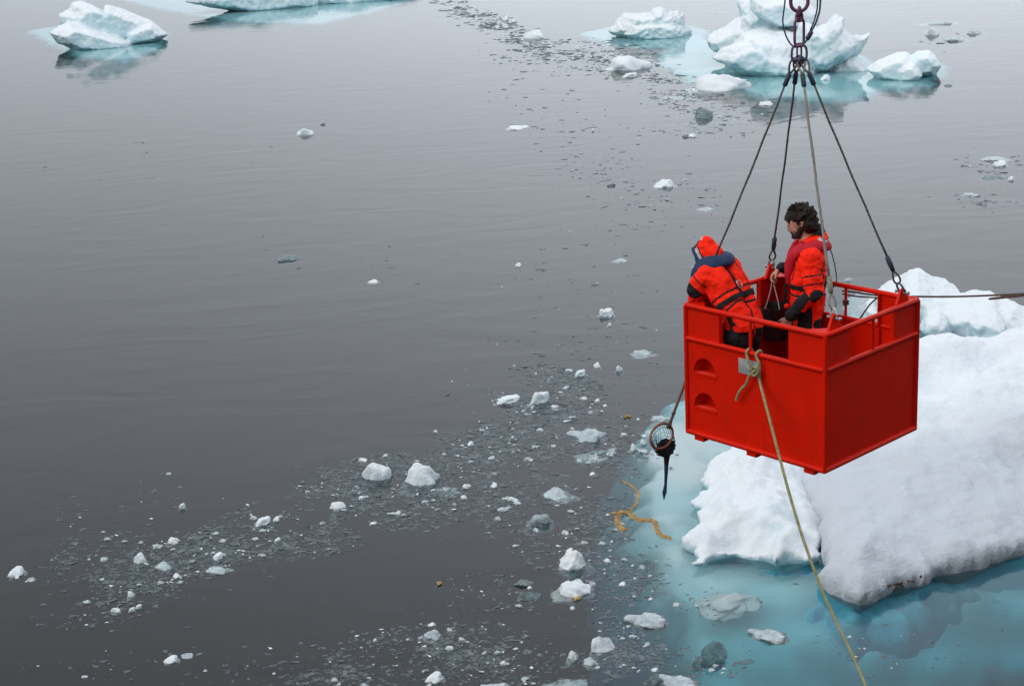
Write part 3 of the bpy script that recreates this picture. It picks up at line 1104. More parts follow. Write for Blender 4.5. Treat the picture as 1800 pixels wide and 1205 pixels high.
# skins: wall panels under the mid rail
TH = 0.006
IN = 0.004
def half_disc(cx, zb, w, h, y, n=18):
    return [Vector((cx + w * math.cos(math.pi * k / n), y, zb + h * math.sin(math.pi * k / n))) for k in range(n + 1)]
HOLES = [(-0.508, 0.532, 0.120, 0.142), (-0.508, 0.232, 0.120, 0.142)]
yA = -hy + IN
def front_panel(bm):
    lo = [Vector((-hx, yA, 0)), Vector((hx, yA, 0)), Vector((hx, yA, MID)), Vector((-hx, yA, MID))]
    prism(bm, lo, Vector((0, TH, 0)), [half_disc(c, z, w, h, yA) for c, z, w, h in HOLES])
bpart('wall_panel', front_panel)
for c, z, w, h in HOLES:
    def pocket(bm):
        loop = half_disc(c, z, w, h, yA + 0.001)
        inn = [p + Vector((0, 0.13, 0)) for p in loop]
        va = [bm.verts.new(p) for p in loop]
        vb = [bm.verts.new(p) for p in inn]
        n_ = len(va)
        for k in range(n_):
            bm.faces.new((va[k], va[(k + 1) % n_], vb[(k + 1) % n_], vb[k]))
        bm.faces.new(vb)
        # thin lip along the step
        box(bm, (c - w - .004, yA - 0.006, z - 0.008), (c + w + .004, yA + .002, z + 0.001))
        bmesh.ops.recalc_face_normals(bm, faces=bm.faces[:])
        o = None
    po = bpart('foot_pocket', pocket)
    s = po.modifiers.new('skin', 'SOLIDIFY')
    s.thickness = 0.004
    s.offset = 1
bpart('wall_panel', lambda bm: box(bm, (-hx, hy - IN - TH, 0), (hx, hy - IN, MID)))
bpart('wall_panel', lambda bm: box(bm, (-hx + IN, -hy + .012, 0), (-hx + IN + TH, hy - .012, MID)))
bpart('wall_panel', lambda bm: box(bm, (hx - IN - TH, -hy + .012, 0), (hx - IN, hy - .012, MID)))
# corner plates between mid and top rail, each with a folded edge
PWX, PWY = 0.352, 0.318
for sx in (-1, 1):
    for sy in (-1, 1):
        def plate_x(bm):
            y = sy * (hy - IN)
            x0, x1 = sorted((sx * hx, sx * (hx - PWX)))
            box(bm, (x0, min(y, y - sy * TH), MID), (x1, max(y, y - sy * TH), BH))
            xe = sx * (hx - PWX)
            box(bm, (min(xe, xe + sx * TH) - .001, min(y - sy * .001, y - sy * .045), MID + .002), (max(xe, xe + sx * TH) - .001, max(y - sy * .001, y - sy * .045), BH - .002))
        bpart('corner_plate', plate_x)
        def plate_y(bm):
            x = sx * (hx - IN)
            y0, y1 = sorted((sy * (hy - .012), sy * (hy - PWY)))
            box(bm, (min(x, x - sx * TH), y0, MID), (max(x, x - sx * TH), y1, BH))
            ye = sy * (hy - PWY)
            box(bm, (min(x - sx * .001, x - sx * .045), min(ye, ye + sy * TH), MID + .002), (max(x - sx * .001, x - sx * .045), max(ye, ye + sy * TH), BH - .002))
        bpart('corner_plate', plate_y)
        # gusset plate on top of the corner
        def gusset(bm):
            a = 0.235
            lp = [Vector((sx * hx, sy * hy, BH + .004)), Vector((sx * (hx - a * .9), sy * hy, BH + .004)), Vector((sx * hx, sy * (hy - a), BH + .004))]
            prism(bm, lp, Vector((0, 0, 0.008)))
        bpart('gusset_plate', gusset)
        def lug(bm):
            x, y = sx * (hx - 0.030), sy * (hy - 0.165)
            lp = [Vector((x, y - .085, BH + .010)), Vector((x, y + .085, BH + .010)), Vector((x, y + .03, BH + .115)), Vector((x, y, BH + .128)), Vector((x, y - .03, BH + .115))]
            prism(bm, lp, Vector((-sx * 0.022, 0, 0)))
        bpart('lifting_lug', lug)
# thin middle bars in each opening
for x, y in ((-0.022, -hy), (0.0, hy), (-hx, 0.0), (hx, 0.0)):
    bpart('middle_bar', lambda bm: tube(bm, [(x, y, MID), (x, y, BH)], 0.0125, 10))
bpart('floor_plate', lambda bm: box(bm, (-hx + .012, -hy + .012, -0.012), (hx - .012, hy - .012, -0.002)))
for x in (-0.575, -0.02, 0.555):
    bpart('skid', lambda bm: box(bm, (x - .052, -hy - .004, -0.062), (x + .052, hy + .004, -0.013), 0.006))
for x, y in ((-.35, hy - .03), (.35, hy - .03), (.35, -hy + .03)):
    bpart('wall_stiffener', lambda bm: tube(bm, [(x, y, 0.0), (x, y, MID - .02)], 0.012, 8))
pl = bpart('name_plate', lambda bm: box(bm, (-0.145, -hy - .003, 0.632), (0.078, -hy + .0035, 0.758), 0.002), mat=M['plate'])
pl['label'] = 'bare grey metal plate under the mid rail'


# ------------------------------------------------------------------ lifting gear
camr = Vector((right.x, right.y, 0)).normalized()
APX = L2W(0, 0, 3.075) - camr * 0.018
UP = Vector((0, 0, 1))


def kid(name, fill, mat, parent, sharp=False):
    bm = bmesh.new()
    fill(bm)
    o = mesh_obj(name, bm, mat)
    if sharp:
        flat_sharp(o)
    if parent is not None:
        o.parent = parent
        o.matrix_parent_inverse = parent.matrix_world.inverted()
    return o


ch = empty('lifting_chain', APX)
bpy.context.view_layer.update()
tag(ch, 'rusty purple lifting chain with long links above the four wires', 'chain')
diag = (camr * 0.35 + Vector((0, 1, 0)) * 0.94).normalized()
kid('master_link', lambda bm: tube(bm, oval_pts(APX + UP * 0.535, camr, UP, 0.066, 0.115), 0.0145, 10, True), M['link'], ch)
kid('coupling_link', lambda bm: (tube(bm, oval_pts(APX + UP * 0.352, diag, UP, 0.022, 0.012), 0.0115, 8, True), tube(bm, oval_pts(APX + UP * 0.312, camr, UP, 0.022, 0.010), 0.0115, 8, True)), M['link'], ch)
kid('long_link', lambda bm: tube(bm, oval_pts(APX + UP * 0.195, (camr * .9 + Vector((0, .43, 0))).normalized(), UP, 0.043, 0.064), 0.0110, 10, True), M['link'], ch)
kid('coupling_link', lambda bm: tube(bm, ring_pts(APX + UP * 0.095, camr, Vector((0, 1, 0)), 0.030, 0.025, 16), 0.0125, 8, True), M['link'], ch)
kid('ring_link', lambda bm: tube(bm, oval_pts(APX + UP * 0.030, camr, UP, 0.058, 0.020), 0.0095, 8, True), M['link_blue'], ch)
kid('ring_link', lambda bm: tube(bm, oval_pts(APX + UP * 0.045, (camr * .8 + Vector((0, .6, 0))).normalized(), UP, 0.024, 0.024), 0.0075, 8, True), M['link'], ch)
kid('shackle_cluster', lambda bm: (tube(bm, [APX + camr * .04 - UP * .012, APX - camr * .045 - UP * .01], 0.018, 8), tube(bm, ring_pts(APX - UP * .01, camr, UP, .026, .022, 14), .012, 8, True), tube(bm, ring_pts(APX - UP * .014 + Vector((0, -.02, 0)), diag, UP, .026, .026, 14), .011, 8, True)), M['link_blue'], ch)

SL = [(-1, -1, -0.034, 'left wire sling from the chain to the left corner of the basket', 'wire'),
      (-1, 1, -0.012, 'thin dark wire sling running to the rear corner behind the bending person', 'wire'),
      (1, -1, 0.012, 'pale wire sling passing in front of the standing person to the front corner', 'wire_light'),
      (1, 1, 0.034, 'right wire sling from the chain to the right corner of the basket', 'wire')]
for sx, sy, off, lab, wm in SL:
    pin = L2W(sx * (hx - 0.041), sy * (hy - 0.165), BH + .095)
    t0 = APX + camr * off - UP * 0.02
    d = (pin - t0).normalized()
    t = empty('wire_sling', t0)
    bpy.context.view_layer.update()
    tag(t, lab, 'wire sling', 'four wire slings of the basket')
    side = d.cross(Vector((0, 1, 0))).normalized() if abs(d.y) < .9 else camr
    side = camr - d * camr.dot(d)
    side.normalize()
    WR = 0.0085 if wm == 'wire' else 0.0105
    sh_top = pin - d * 0.075
    a0, a1 = t0 + d * 0.115, t0 + d * 0.205                 # upper sleeve
    b1, b0 = sh_top - d * 0.115, sh_top - d * 0.235          # lower sleeve
    # the wire hangs with a slight natural bend
    mid = [a1 + (b0 - a1) * k / 10 + (camr * 0.002 * math.sin(k * 1.9 + sx) - UP * 0.012 * math.sin(math.pi * k / 10)) for k in range(11)]
    kid('wire', lambda bm: tube(bm, mid, WR, 8), M[wm], t)
    kid('ferrule', lambda bm: tube(bm, [a0 - d * .01, a0, a1, a1 + d * .008], [0.013, .0195, .0195, .012], 10), M['ferrule'], t)
    kid('ferrule', lambda bm: tube(bm, [b0 - d * .012, b0, b0 + d * .07, b1], [0.010, .020, .021, .016], 10), M['ferrule'] if wm == 'wire' else M['wire_light'], t)
    def eye(bm, c0, dirn, ln, w):
        pts = []
        for k in range(17):
            u = k / 16
            pts.append(c0 + dirn * (ln * math.sin(math.pi * u)) + side * (w * math.sin(2 * math.pi * u)))
        tube(bm, pts, 0.0085, 7)
    kid('wire_eye', lambda bm: eye(bm, a0, -d, 0.125, 0.028), M['wire'] if sx < 0 else M['wire_light'], t)
    kid('wire_eye', lambda bm: eye(bm, b1 - d * .005, d, 0.115, 0.026), M[wm], t)
    ac = ax
    def bow(bm):
        pts = []
        for k in range(13):
            u = math.pi * k / 12
            pts.append(pin - d * (0.035 + 0.045 * math.sin(u)) + ac * (0.028 * math.cos(u)))
        pts = [pin + ac * 0.026 + d * .005] + pts + [pin - ac * 0.026 + d * .005]
        tube(bm, pts, 0.0085, 8)
    sk = kid('shackle', bow, M['steel'] if sx * sy < 0 else M['link_blue'], t)
    pinm = kid('shackle_pin', lambda bm: (tube(bm, [pin - ac * 0.05, pin + ac * 0.05], 0.009, 8), tube(bm, [pin + ac * .045, pin + ac * .062], .016, 8), tube(bm, [pin - ac * .052, pin - ac * .062], .014, 6)), M['steel'], t)
    pinm.parent = sk
    pinm.matrix_parent_inverse = Matrix.Identity(4) if sk.matrix_world == Matrix.Identity(4) else sk.matrix_world.inverted()

DC = math.hypot(APX.x, APX.y)
sw = empty('safety_wire', APX)
bpy.context.view_layer.update()
tag(sw, 'thin slack safety wire looping down on the left of the chain', 'safety wire')
kid('wire', lambda bm: tube(bm, catmull([Wd(1383, -70, DC), Wd(1380, 0, DC), Wd(1376, 38, DC), Wd(1382, 64, DC), Wd(1392, 80, DC), Wd(1401, 84, DC)]), 0.0065, 7), M['link_blue'], sw)
sw = empty('safety_wire', APX + camr * .05)
bpy.context.view_layer.update()
tag(sw, 'doubled safety wire with a dark sleeve on the right of the chain', 'safety wire')
kid('wire', lambda bm: (tube(bm, catmull([Wd(1441, -70, DC), Wd(1442, 5, DC), Wd(1436, 35, DC), Wd(1426, 56, DC), Wd(1419, 70, DC), Wd(1407, 83, DC)]), 0.0075, 7),
                        tube(bm, catmull([Wd(1434, -70, DC + .03), Wd(1437, 4, DC + .03), Wd(1432, 34, DC + .02), Wd(1424, 54, DC)]), 0.006, 7)), M['ferrule'], sw)
kid('sleeve', lambda bm: tube(bm, [Wd(1427, 55, DC), Wd(1426, 57, DC), Wd(1419, 69, DC), Wd(1418, 70, DC)], [.012, .018, .018, .012], 10), M['ferrule'], sw)


# ------------------------------------------------------------------ ropes
def rope_mesh(bm, pts, r, pitch=0.09):
    """three twisted strands"""
    P = [Vector(p) for p in pts]
    acc = [0.0]
    for p, q in zip(P[:-1], P[1:]):
        acc.append(acc[-1] + (q - p).length)
    for s in range(3):
        out = []
        nrm = None
        for i, p in enumerate(P):
            T = ((P[min(i + 1, len(P) - 1)]) - P[max(i - 1, 0)]).normalized()
            if nrm is None:
                nrm = T.orthogonal().normalized()
            nrm = (nrm - T * nrm.dot(T)).normalized()
            B = T.cross(nrm)
            a = 2 * math.pi * (acc[i] / pitch + s / 3)
            out.append(p + (nrm * math.cos(a) + B * math.sin(a)) * r * 0.5)
        tube(bm, out, r * 0.56, 6)


def resample(pts, step):
    out = [Vector(pts[0])]
    need = step
    for p, q in zip(pts[:-1], pts[1:]):
        L = (q - p).length
        pos = 0.0
        while pos + need <= L:
            pos += need
            out.append(p.lerp(q, pos / L))
            need = step
        need -= (L - pos)
    out.append(Vector(pts[-1]))
    return out


yk = -hy - 0.045
def K(px, py, y=None):
    p = on_plane(px, py, 1, yk if y is None else y)
    return BM @ p


line = [K(1332, 655), K(1336, 672)]
tl_px = [(1345, 706), (1357, 752), (1371, 806), (1389, 872), (1411, 944), (1440, 1024), (1470, 1092), (1500, 1154), (1522, 1204), (1552, 1270), (1600, 1380)]
d0 = math.hypot(line[-1].x, line[-1].y)
for k, (px, py) in enumerate(tl_px):
    line.append(Wd(px, py, d0 - 0.02 - 0.17 * (k + 1)))
tg = empty('tag_line', K(1325, 650))
bpy.context.view_layer.update()
tag(tg, 'pale green twisted rope tied to the basket and running down to the lower right', 'rope')
kid('main_rope', lambda bm: rope_mesh(bm, resample(catmull(line, 10), 0.012), 0.0122, 0.075), M['rope'], tg)
# two loops over the mid rail either side of the bar
def loops(bm):
    for xa, xb in ((1317, 1319), (1334, 1331)):
        a = on_plane(xa, 612, 1, -hy)
        rr = RT + 0.013
        pts = [K(1324 + (xa - 1325) * .5, 654), K(xa, 640)]
        for k in range(9):
            t = math.pi * (-0.05 + 1.25 * k / 8)
            pts.append(BM @ Vector((a.x, -hy - rr * math.cos(t), MID + rr * math.sin(t))))
        rope_mesh(bm, resample(catmull(pts, 6), 0.012), 0.0112)
kid('rail_loops', loops, M['rope'], tg)
def knot(bm):
    c = K(1325, 651)
    lx, lz = ax, UP
    pts = []
    for k in range(40):
        t = 2 * math.pi * k / 40
        pts.append(c + lx * (0.030 * math.sin(t) + 0.018 * math.sin(2 * t)) + lz * (0.022 * math.cos(t) - 0.020 * math.cos(2 * t)) - ay * (0.014 * math.sin(3 * t) + 0.012))
    rope_mesh(bm, resample(pts + [pts[0]], 0.012), 0.0105)
    rope_mesh(bm, resample(catmull([K(1318, 652), K(1326, 644, yk - .03), K(1333, 652, yk - .02), K(1326, 660, yk - .03), K(1319, 654)], 6), 0.012), 0.0105)
kid('knot', knot, M['rope'], tg)
kid('loose_end', lambda bm: rope_mesh(bm, resample(catmull([K(1322, 654), K(1316, 662), K(1311, 675), K(1303, 683), K(1297, 693), K(1294, 704)], 8), 0.012), 0.0112), M['rope'], tg)

yb = hy + 0.04
ml = empty('mooring_line', L2W(0, hy, 0.98))
bpy.context.view_layer.update()
tag(ml, 'thin dark brown line tied to the rear bar and led away to the right', 'rope')
def KB(px, py, y=yb):
    return BM @ on_plane(px, py, 1, y)
far0 = KB(1614, 521)
dd = math.hypot(far0.x, far0.y)
kid('line', lambda bm: (rope_mesh(bm, resample(catmull([KB(1481, 511), KB(1500, 513), KB(1542, 519), far0, Wd(1680, 521, dd - .3), Wd(1740, 519, dd - .6), Wd(1800, 516, dd - .9), Wd(1900, 508, dd - 1.4), SM @ Vector((11.5, -.05, 6.7))], 8), .02), .0085),
                        rope_mesh(bm, resample(catmull([KB(1481, 516), KB(1500, 520), KB(1542, 523), KB(1575, 522)], 8), .02), .0075)), M['rope_brown'], ml)
kid('bar_turns', lambda bm: [tube(bm, ring_pts(L2W(0.0, hy, 0.945 + k * .022), ax, ay, .022, .022, 14), .008, 6, True) for k in range(2)], M['rope_brown'], ml)
kid('loose_end', lambda bm: rope_mesh(bm, resample(catmull([KB(1541, 524), KB(1530, 534), KB(1521, 546), KB(1513, 558), KB(1507, 568)], 8), .02), .0075), M['rope_brown'], ml)


# ------------------------------------------------------------------ the two people
_sb = bmesh.new()
bmesh.ops.create_icosphere(_sb, subdivisions=2, radius=1)
SPH = [v.co.copy() for v in _sb.verts]
_sb.free()


def cone(p0, r0, p1, r1):
    p0, p1 = Vector(p0), Vector(p1)
    def f(bm):
        vs_ = [bm.verts.new(p0 + v * r0) for v in SPH] + [bm.verts.new(p1 + v * r1) for v in SPH]
        bmesh.ops.convex_hull(bm, input=vs_)
        bmesh.ops.delete(bm, geom=[v for v in bm.verts if not v.link_faces], context='VERTS')
    return f


def fuse_bones(bones, voxel, smooth=4):
    """bones: (zone, p0, r0, p1, r1) -> one continuous mesh"""
    bm = bmesh.new()
    for b in bones:
        t = bmesh.new()
        cone(*b[1:5])(t)
        me = bpy.data.meshes.new('t')
        t.to_mesh(me)
        t.free()
        bm.from_mesh(me)
        bpy.data.meshes.remove(me)
    me = bpy.data.meshes.new('t')
    bm.to_mesh(me)
    bm.free()
    o = bpy.data.objects.new('t', me)
    COL.objects.link(o)
    r = o.modifiers.new('r', 'REMESH')
    r.mode = 'VOXEL'
    r.voxel_size = voxel
    if smooth:
        s = o.modifiers.new('s', 'SMOOTH')
        s.factor = 0.5
        s.iterations = smooth
    dg = bpy.context.evaluated_depsgraph_get()
    res = bpy.data.meshes.new_from_object(o.evaluated_get(dg))
    bpy.data.objects.remove(o)
    bpy.data.meshes.remove(me)
    return res


def face_arrays(me):
    n = len(me.polygons)
    c = np.empty(n * 3)
    me.polygons.foreach_get('center', c)
    q = np.empty(n * 3)
    me.polygons.foreach_get('normal', q)
    return c.reshape(-1, 3), q.reshape(-1, 3)


def nearest(bones, C):
    best = np.full(len(C), 1e9)
    bi = np.zeros(len(C), int)
    bt = np.zeros(len(C))
    for k, b in enumerate(bones):
        p0, p1 = np.array(b[1]), np.array(b[3])
        d = p1 - p0
        L = d @ d + 1e-12
        t = np.clip(((C - p0) @ d) / L, 0, 1)
        dist = np.linalg.norm(C - p0 - t[:, None] * d, axis=1) - (b[2] + (b[4] - b[2]) * t)
        m = dist < best
        best[m] = dist[m]
        bi[m] = k
        bt[m] = t[m]
    return bi, bt


def paint(me, slots, idx):
    me.materials.clear()
    for s in slots:
        me.materials.append(M[s])
    me.polygons.foreach_set('material_index', idx.astype(np.int32))
    me.update()


def band(name, me, mask, mat, parent, off=0.007):
    """strap or pad sewn onto a body: the covered faces lifted off the surface"""
    bm = bmesh.new()
    bm.from_mesh(me)
    bm.faces.ensure_lookup_table()
    bmesh.ops.delete(bm, geom=[f for f, k in zip(bm.faces[:], mask) if not k], context='FACES')
    bmesh.ops.smooth_vert(bm, verts=[v for v in bm.verts if v.is_boundary], factor=0.4, use_axis_x=True, use_axis_y=True, use_axis_z=True)
    bm.normal_update()
    for v in bm.verts:
        v.co += v.normal * off
    e = bmesh.ops.extrude_face_region(bm, geom=bm.faces[:])
    bm.normal_update()
    for v in [g for g in e['geom'] if isinstance(g, bmesh.types.BMVert)]:
        v.co += v.normal * 0.004
    bmesh.ops.recalc_face_normals(bm, faces=bm.faces[:])
    for f in bm.faces:
        f.material_index = 0
    m2 = bpy.data.meshes.new(name)
    bm.to_mesh(m2)
    bm.free()
    return mesh_obj(name, m2, M[mat], parent)


def hand(wrist, d, lat, curl=(0.5, 0.7, 0.5), thumb=0.6, side=1):
    """palm, four unequal bent fingers and a thumb; lat points to the thumb side"""
    w, d, lat = Vector(wrist), Vector(d).normalized(), Vector(lat)
    lat = (lat - d * lat.dot(d)).normalized()
    nrm = lat.cross(d).normalized() * side      # palm side
    B = [('skin', w - d * .03, .027, w + d * .02, .028)]
    for k, (o, ln) in enumerate(((.031, .074), (.011, .083), (-.010, .077), (-.030, .060))):
        kn = w + d * (.088 - .006 * abs(k - 1)) + lat * o
        B.append(('skin', w + d * .015 + lat * o * .55, .019, kn, .0135))
        p, q = kn, d.copy()
        for s, (fr, cu) in enumerate(zip((.45, .31, .24), curl)):
            q = (Quaternion(lat, side * cu * (1 + .08 * k)) @ q)
            e = p + q * ln * fr
            B.append(('skin', p, .0118 - .0014 * s, e, .0106 - .0014 * s))
            p = e
    b = w + d * .028 + lat * .026
    q = (d * .62 + lat * .55 + nrm * thumb * .55).normalized()
    m_ = b + q * .040
    B.append(('skin', w + d * .01 + lat * .012, .020, b, .017))
    B.append(('skin', b, .0150, m_, .0128))
    q2 = (q * .8 + d * .35 - lat * .25 + nrm * .3).normalized()
    B.append(('skin', m_, .0125, m_ + q2 * .034, .0098))
    return B


def mirror(bs):
    out = []
    for z, p0, r0, p1, r1 in bs:
        out.append((z, p0, r0, p1, r1))
        out.append((z.replace('L_', 'R_'), (p0[0], -p0[1], p0[2]), r0, (p1[0], -p1[1], p1[2]), r1))
    return out


def place(name, cage_xy, heading, label):
    p = L2W(cage_xy[0], cage_xy[1], 0.0)
    o = empty(name, mw=Matrix.Translation(p) @ Matrix.Rotation(heading, 4, 'Z'))
    bpy.context.view_layer.update()
    tag(o, label, 'person')
    return o


def join_mesh(a, b):
    bm = bmesh.new()
    bm.from_mesh(a)
    bm.from_mesh(b)
    me = bpy.data.meshes.new('body')
    bm.to_mesh(me)
    bm.free()
    return me


def torso_noise(me, amp, sc, seed, zones=None):
    """cloth folds"""
    n = len(me.vertices)
    co = np.empty(n * 3)
    no = np.empty(n * 3)
    me.vertices.foreach_get('co', co)
    me.vertices.foreach_get('normal', no)
    co, no = co.reshape(-1, 3), no.reshape(-1, 3)
    for i in range(n):
        if zones is not None and not zones[i]:
            continue
        p = Vector(co[i])
        q = Vector((p.x * sc, p.y * sc, p.z * sc * 1.7)) + Vector((seed, 0, 0))
        co[i] += no[i] * amp * (fbm(q, 3) - 0.6 * abs(noise.noise(q * 1.3)))
    me.vertices.foreach_set('co', co.ravel())
    me.update()


HD = 0.30          # head tilt
def headpt(c, tilt, v):
    """head-frame point (x forward, y left, z up) to body frame"""
    q = Matrix.Rotation(tilt, 3, 'Y') @ Vector(v)
    return tuple(Vector(c) + q)


# --- standing person, bare headed, looking down to the left
P2 = place('person', (-0.235, 0.41), math.radians(166), 'standing bare headed person with dark curly hair in an orange survival suit')
ARM_L = [(-.02, .195, 1.40), (-.065, .275, 1.125), (.125, .255, .925)]
ARM_R = [(-.02, -.195, 1.40), (.05, -.28, 1.15), (.225, -.185, 1.215)]
b2 = mirror([
    ('L_hip', (0, .075, .96), .150, (0, .085, 1.16), .150),
    ('torso', (0, .085, 1.16), .150, (-.015, .095, 1.34), .140),
    ('torso', (-.015, .09, 1.34), .135, (-.02, .185, 1.395), .098),
    ('torso', (-.02, .04, 1.42), .10, (-.01, .02, 1.47), .085),
    ('L_thigh', (0, .09, .94), .130, (.02, .11, .50), .098),
    ('L_calf', (.02, .11, .50), .098, (0, .12, .13), .080),
    ('L_boot', (0, .12, .07), .068, (.17, .14, .05), .048),
])
b2 += [('L_upper', ARM_L[0], .098, ARM_L[1], .078), ('L_fore', ARM_L[1], .078, ARM_L[2], .056),
       ('R_upper', ARM_R[0], .098, ARM_R[1], .078), ('R_fore', ARM_R[1], .078, ARM_R[2], .054)]
for k in range(9):                                              # upright suit collar, open at the throat
    a0, a1 = math.radians(50 + k * 260 / 9), math.radians(50 + (k + 1) * 260 / 9)
    f = lambda a: (-.005 + .088 * math.cos(a), .098 * math.sin(a), 1.505 - .03 * math.cos(a))
    b2.append(('collar', f(a0), .034, f(a1), .034))
b2 += [('hood', (-.10, .05, 1.50), .062, (-.10, -.05, 1.50), .062), ('hood', (-.105, .0, 1.53), .06, (-.085, 0, 1.575), .042), ('lining', (-.095, .035, 1.57), .045, (-.09, -.035, 1.57), .045), ('lining', (-.085, .02, 1.60), .040, (-.085, -.02, 1.60), .040)]
HC = (.055, 0, 1.655)
T2 = 0.34
hp = lambda *v: headpt(HC, T2, v)
b2 += [('neck', (0, 0, 1.46), .068, (.035, 0, 1.57), .062),
       ('head', hp(-.022, 0, .022), .094, hp(.032, 0, .024), .090),
       ('head', hp(.05, 0, -.015), .072, hp(.048, 0, -.06), .056),
       ('jaw', hp(.055, 0, -.075), .048, hp(.078, 0, -.085), .034),
       ('head', hp(.098, 0, .02), .014, hp(.124, 0, -.022), .0145),
       ('head', hp(.096, .035, .030), .017, hp(.096, -.035, .030), .017),
       ('lip', hp(.108, .016, -.052), .010, hp(.108, -.016, -.052), .010)]
for s in (1, -1):
    b2 += [('head', hp(-.008, s * .090, -.012), .015, hp(-.016, s * .096, .018), .019), ('head', hp(.07, s * .045, -.012), .030, hp(.06, s * .05, -.03), .03)]
me2 = fuse_bones(b2, 0.0085, 5)
C, Nn = face_arrays(me2)
bi, bt = nearest(b2, C)
zone = np.array([b[0] for b in b2])[bi]
vz = np.ones(len(me2.vertices), bool)
for p, z in zip(me2.polygons, zone):
    if z in ('head', 'jaw', 'neck', 'lip'):
        for v in p.vertices:
            vz[v] = False
torso_noise(me2, 0.016, 7.5, 3.0, vz)
C, Nn = face_arrays(me2)
col = np.zeros(len(C), int)                     # 0 orange 1 black 2 skin 3 reflect 4 hair 5 lips
x, y, z = C.T
col[np.isin(zone, ['head', 'neck'])] = 2
col[zone == 'jaw'] = 2
col[zone == 'lip'] = 5
eye = np.array([hp(.108, s * .034, .010) for s in (1, -1)])
for e in eye:
    col[(zone == 'head') & (np.linalg.norm(C - e, axis=1) < .011)] = 4
col[zone == 'lining'] = 1
body = np.isin(zone, ['torso', 'L_hip', 'R_hip'])
legs = np.isin(zone, ['L_thigh', 'R_thigh', 'L_calf', 'R_calf', 'L_hip', 'R_hip'])
for s, yy in ((1, y), (-1, -y)):
    lg = legs & (yy > .02)
    col[lg & (z < 1.00 - .25 * np.abs(x - .02)) & (np.abs(x - .015) < .062 + .02 * (z < .6)) & (yy > .10)] = 1       # outer leg panel
    col[lg & (z < .86) & (x < -.045) & (yy < .19)] = 1                                                            # seat and back of thigh
    col[lg & (z < .56) & (x > .05)] = 1                                                                          # knees
col[np.isin(zone, ['L_boot', 'R_boot'])] = 1
fl = zone == 'L_fore'
fr = zone == 'R_fore'
dl = np.array(ARM_L[2]) - np.array(ARM_L[1])
fwd = np.array([.72, 0.1, .69])
rel = C - np.array(ARM_L[1])
col[fl & (bt > .12) & ((rel @ fwd) - .0 > .012 - .05 * bt)] = 1
col[fl & (bt > .62)] = 1
col[fr & (bt > .72)] = 1
col[np.linalg.norm(C - (np.array(ARM_L[1]) + np.array([-.02, .045, -.02])), axis=1) < .062] = 1             # elbow patch
up_ = np.isin(zone, ['L_upper', 'R_upper'])
col[up_ & (bt > .50) & (bt < .545)] = 1                                                                     # sleeve seams
col[up_ & (bt > .74) & (bt < .785)] = 1
col[(zone == 'torso') & (np.abs(z - (1.33 + .5 * (x + .02))) < .008) & (np.abs(y) > .06)] = 1
col[(zone == 'torso') & (np.abs(np.abs(y) - .155) < .006) & (z < 1.40) & (z > 1.2)] = 1
col[(body) & (np.abs(y) < .008) & (x > 0)] = 1                                                              # zip
col[(body) & (np.abs(z - 1.075) < .009)] = 1
col[(zone == 'hood') & (np.abs(z - 1.535 - .5 * (x + .1)) < .010)] = 3
col[(zone == 'collar') & (np.abs(z - 1.512) < .005)] = 1
paint(me2, ['orange', 'black', 'skin', 'reflect', 'hair', 'maroon'], col)
hb = hand((ARM_L[2][0] + .012, ARM_L[2][1], ARM_L[2][2] - .018), (.40, -.10, -.90), (.9, .1, .35), (.75, .95, .7), .7, -1)
hb += hand((ARM_R[2][0] + .018, ARM_R[2][1] + .008, ARM_R[2][2] - .006), (.66, .12, -.62), (.25, .95, .2), (.50, .75, .6), .9, 1)
mh = fuse_bones(hb, 0.0048, 2)
mh.materials.clear()
for s in ['orange', 'black', 'skin', 'reflect', 'hair', 'maroon']:
    mh.materials.append(M[s])
mh.polygons.foreach_set('material_index', np.full(len(mh.polygons), 2, np.int32))
mj = join_mesh(me2, mh)
for s in ['orange', 'black', 'skin', 'reflect', 'hair', 'maroon']:
    mj.materials.append(M[s])
body2 = mesh_obj('body', mj, None, P2)
band('belt', me2, body & (np.abs(z - 1.145 - .02 * x) < .024), 'black', P2)
# horseshoe life jacket
def jacket(bm, pts, r, flat):
    n = len(pts)
    P = catmull(pts, 6)
    ctr = sum(P, Vector()) / len(P)
    tube(bm, P, [r * (0.55 + 0.45 * min(1, 6 * min(k, len(P) - 1 - k) / len(P))) for k in range(len(P))], 12)
half = [(.155, .075, 1.14), (.160, .100, 1.24), (.140, .125, 1.36), (.075, .150, 1.455), (-.03, .150, 1.485), (-.115, .095, 1.475), (-.155, 0, 1.470)]
jp = half + [(a, -b, c) for a, b, c in reversed(half[:-1])]
def jk(bm):
    P = catmull(jp, 6)
    tube(bm, P, [.050 * (.6 + .4 * min(1, 7 * min(k, len(P) - 1 - k) / len(P))) for k in range(len(P))], 14, flat=([(p - Vector((0, 0, 1.36))).normalized() for p in P], .55))
    for v in bm.verts:
        v.co += v.normal * 0 + Vector((noise.noise(v.co * 14), noise.noise(v.co * 14 + Vector((5, 0, 0))), noise.noise(v.co * 14 + Vector((0, 7, 0))))) * .008
bm = bmesh.new()
jk(bm)
mesh_obj('life_jacket', bm, M['maroon'], P2)
bm = bmesh.new()
tube(bm, catmull([(-.175, .03, 1.455), (-.200, .035, 1.38), (-.225, .04, 1.27), (-.235, .04, 1.17), (-.205, .05, 1.115), (-.165, .06, 1.13)], 8), .012, 6, flat=(Vector((1, 0, 0)), .35))
mesh_obj('loose_strap', bm, M['navy'], P2)
bm = bmesh.new()
tube(bm, catmull([(.165, .06, 1.17), (.19, .06, 1.12), (.185, .075, 1.04), (.17, .08, .98)], 8), .009, 6)
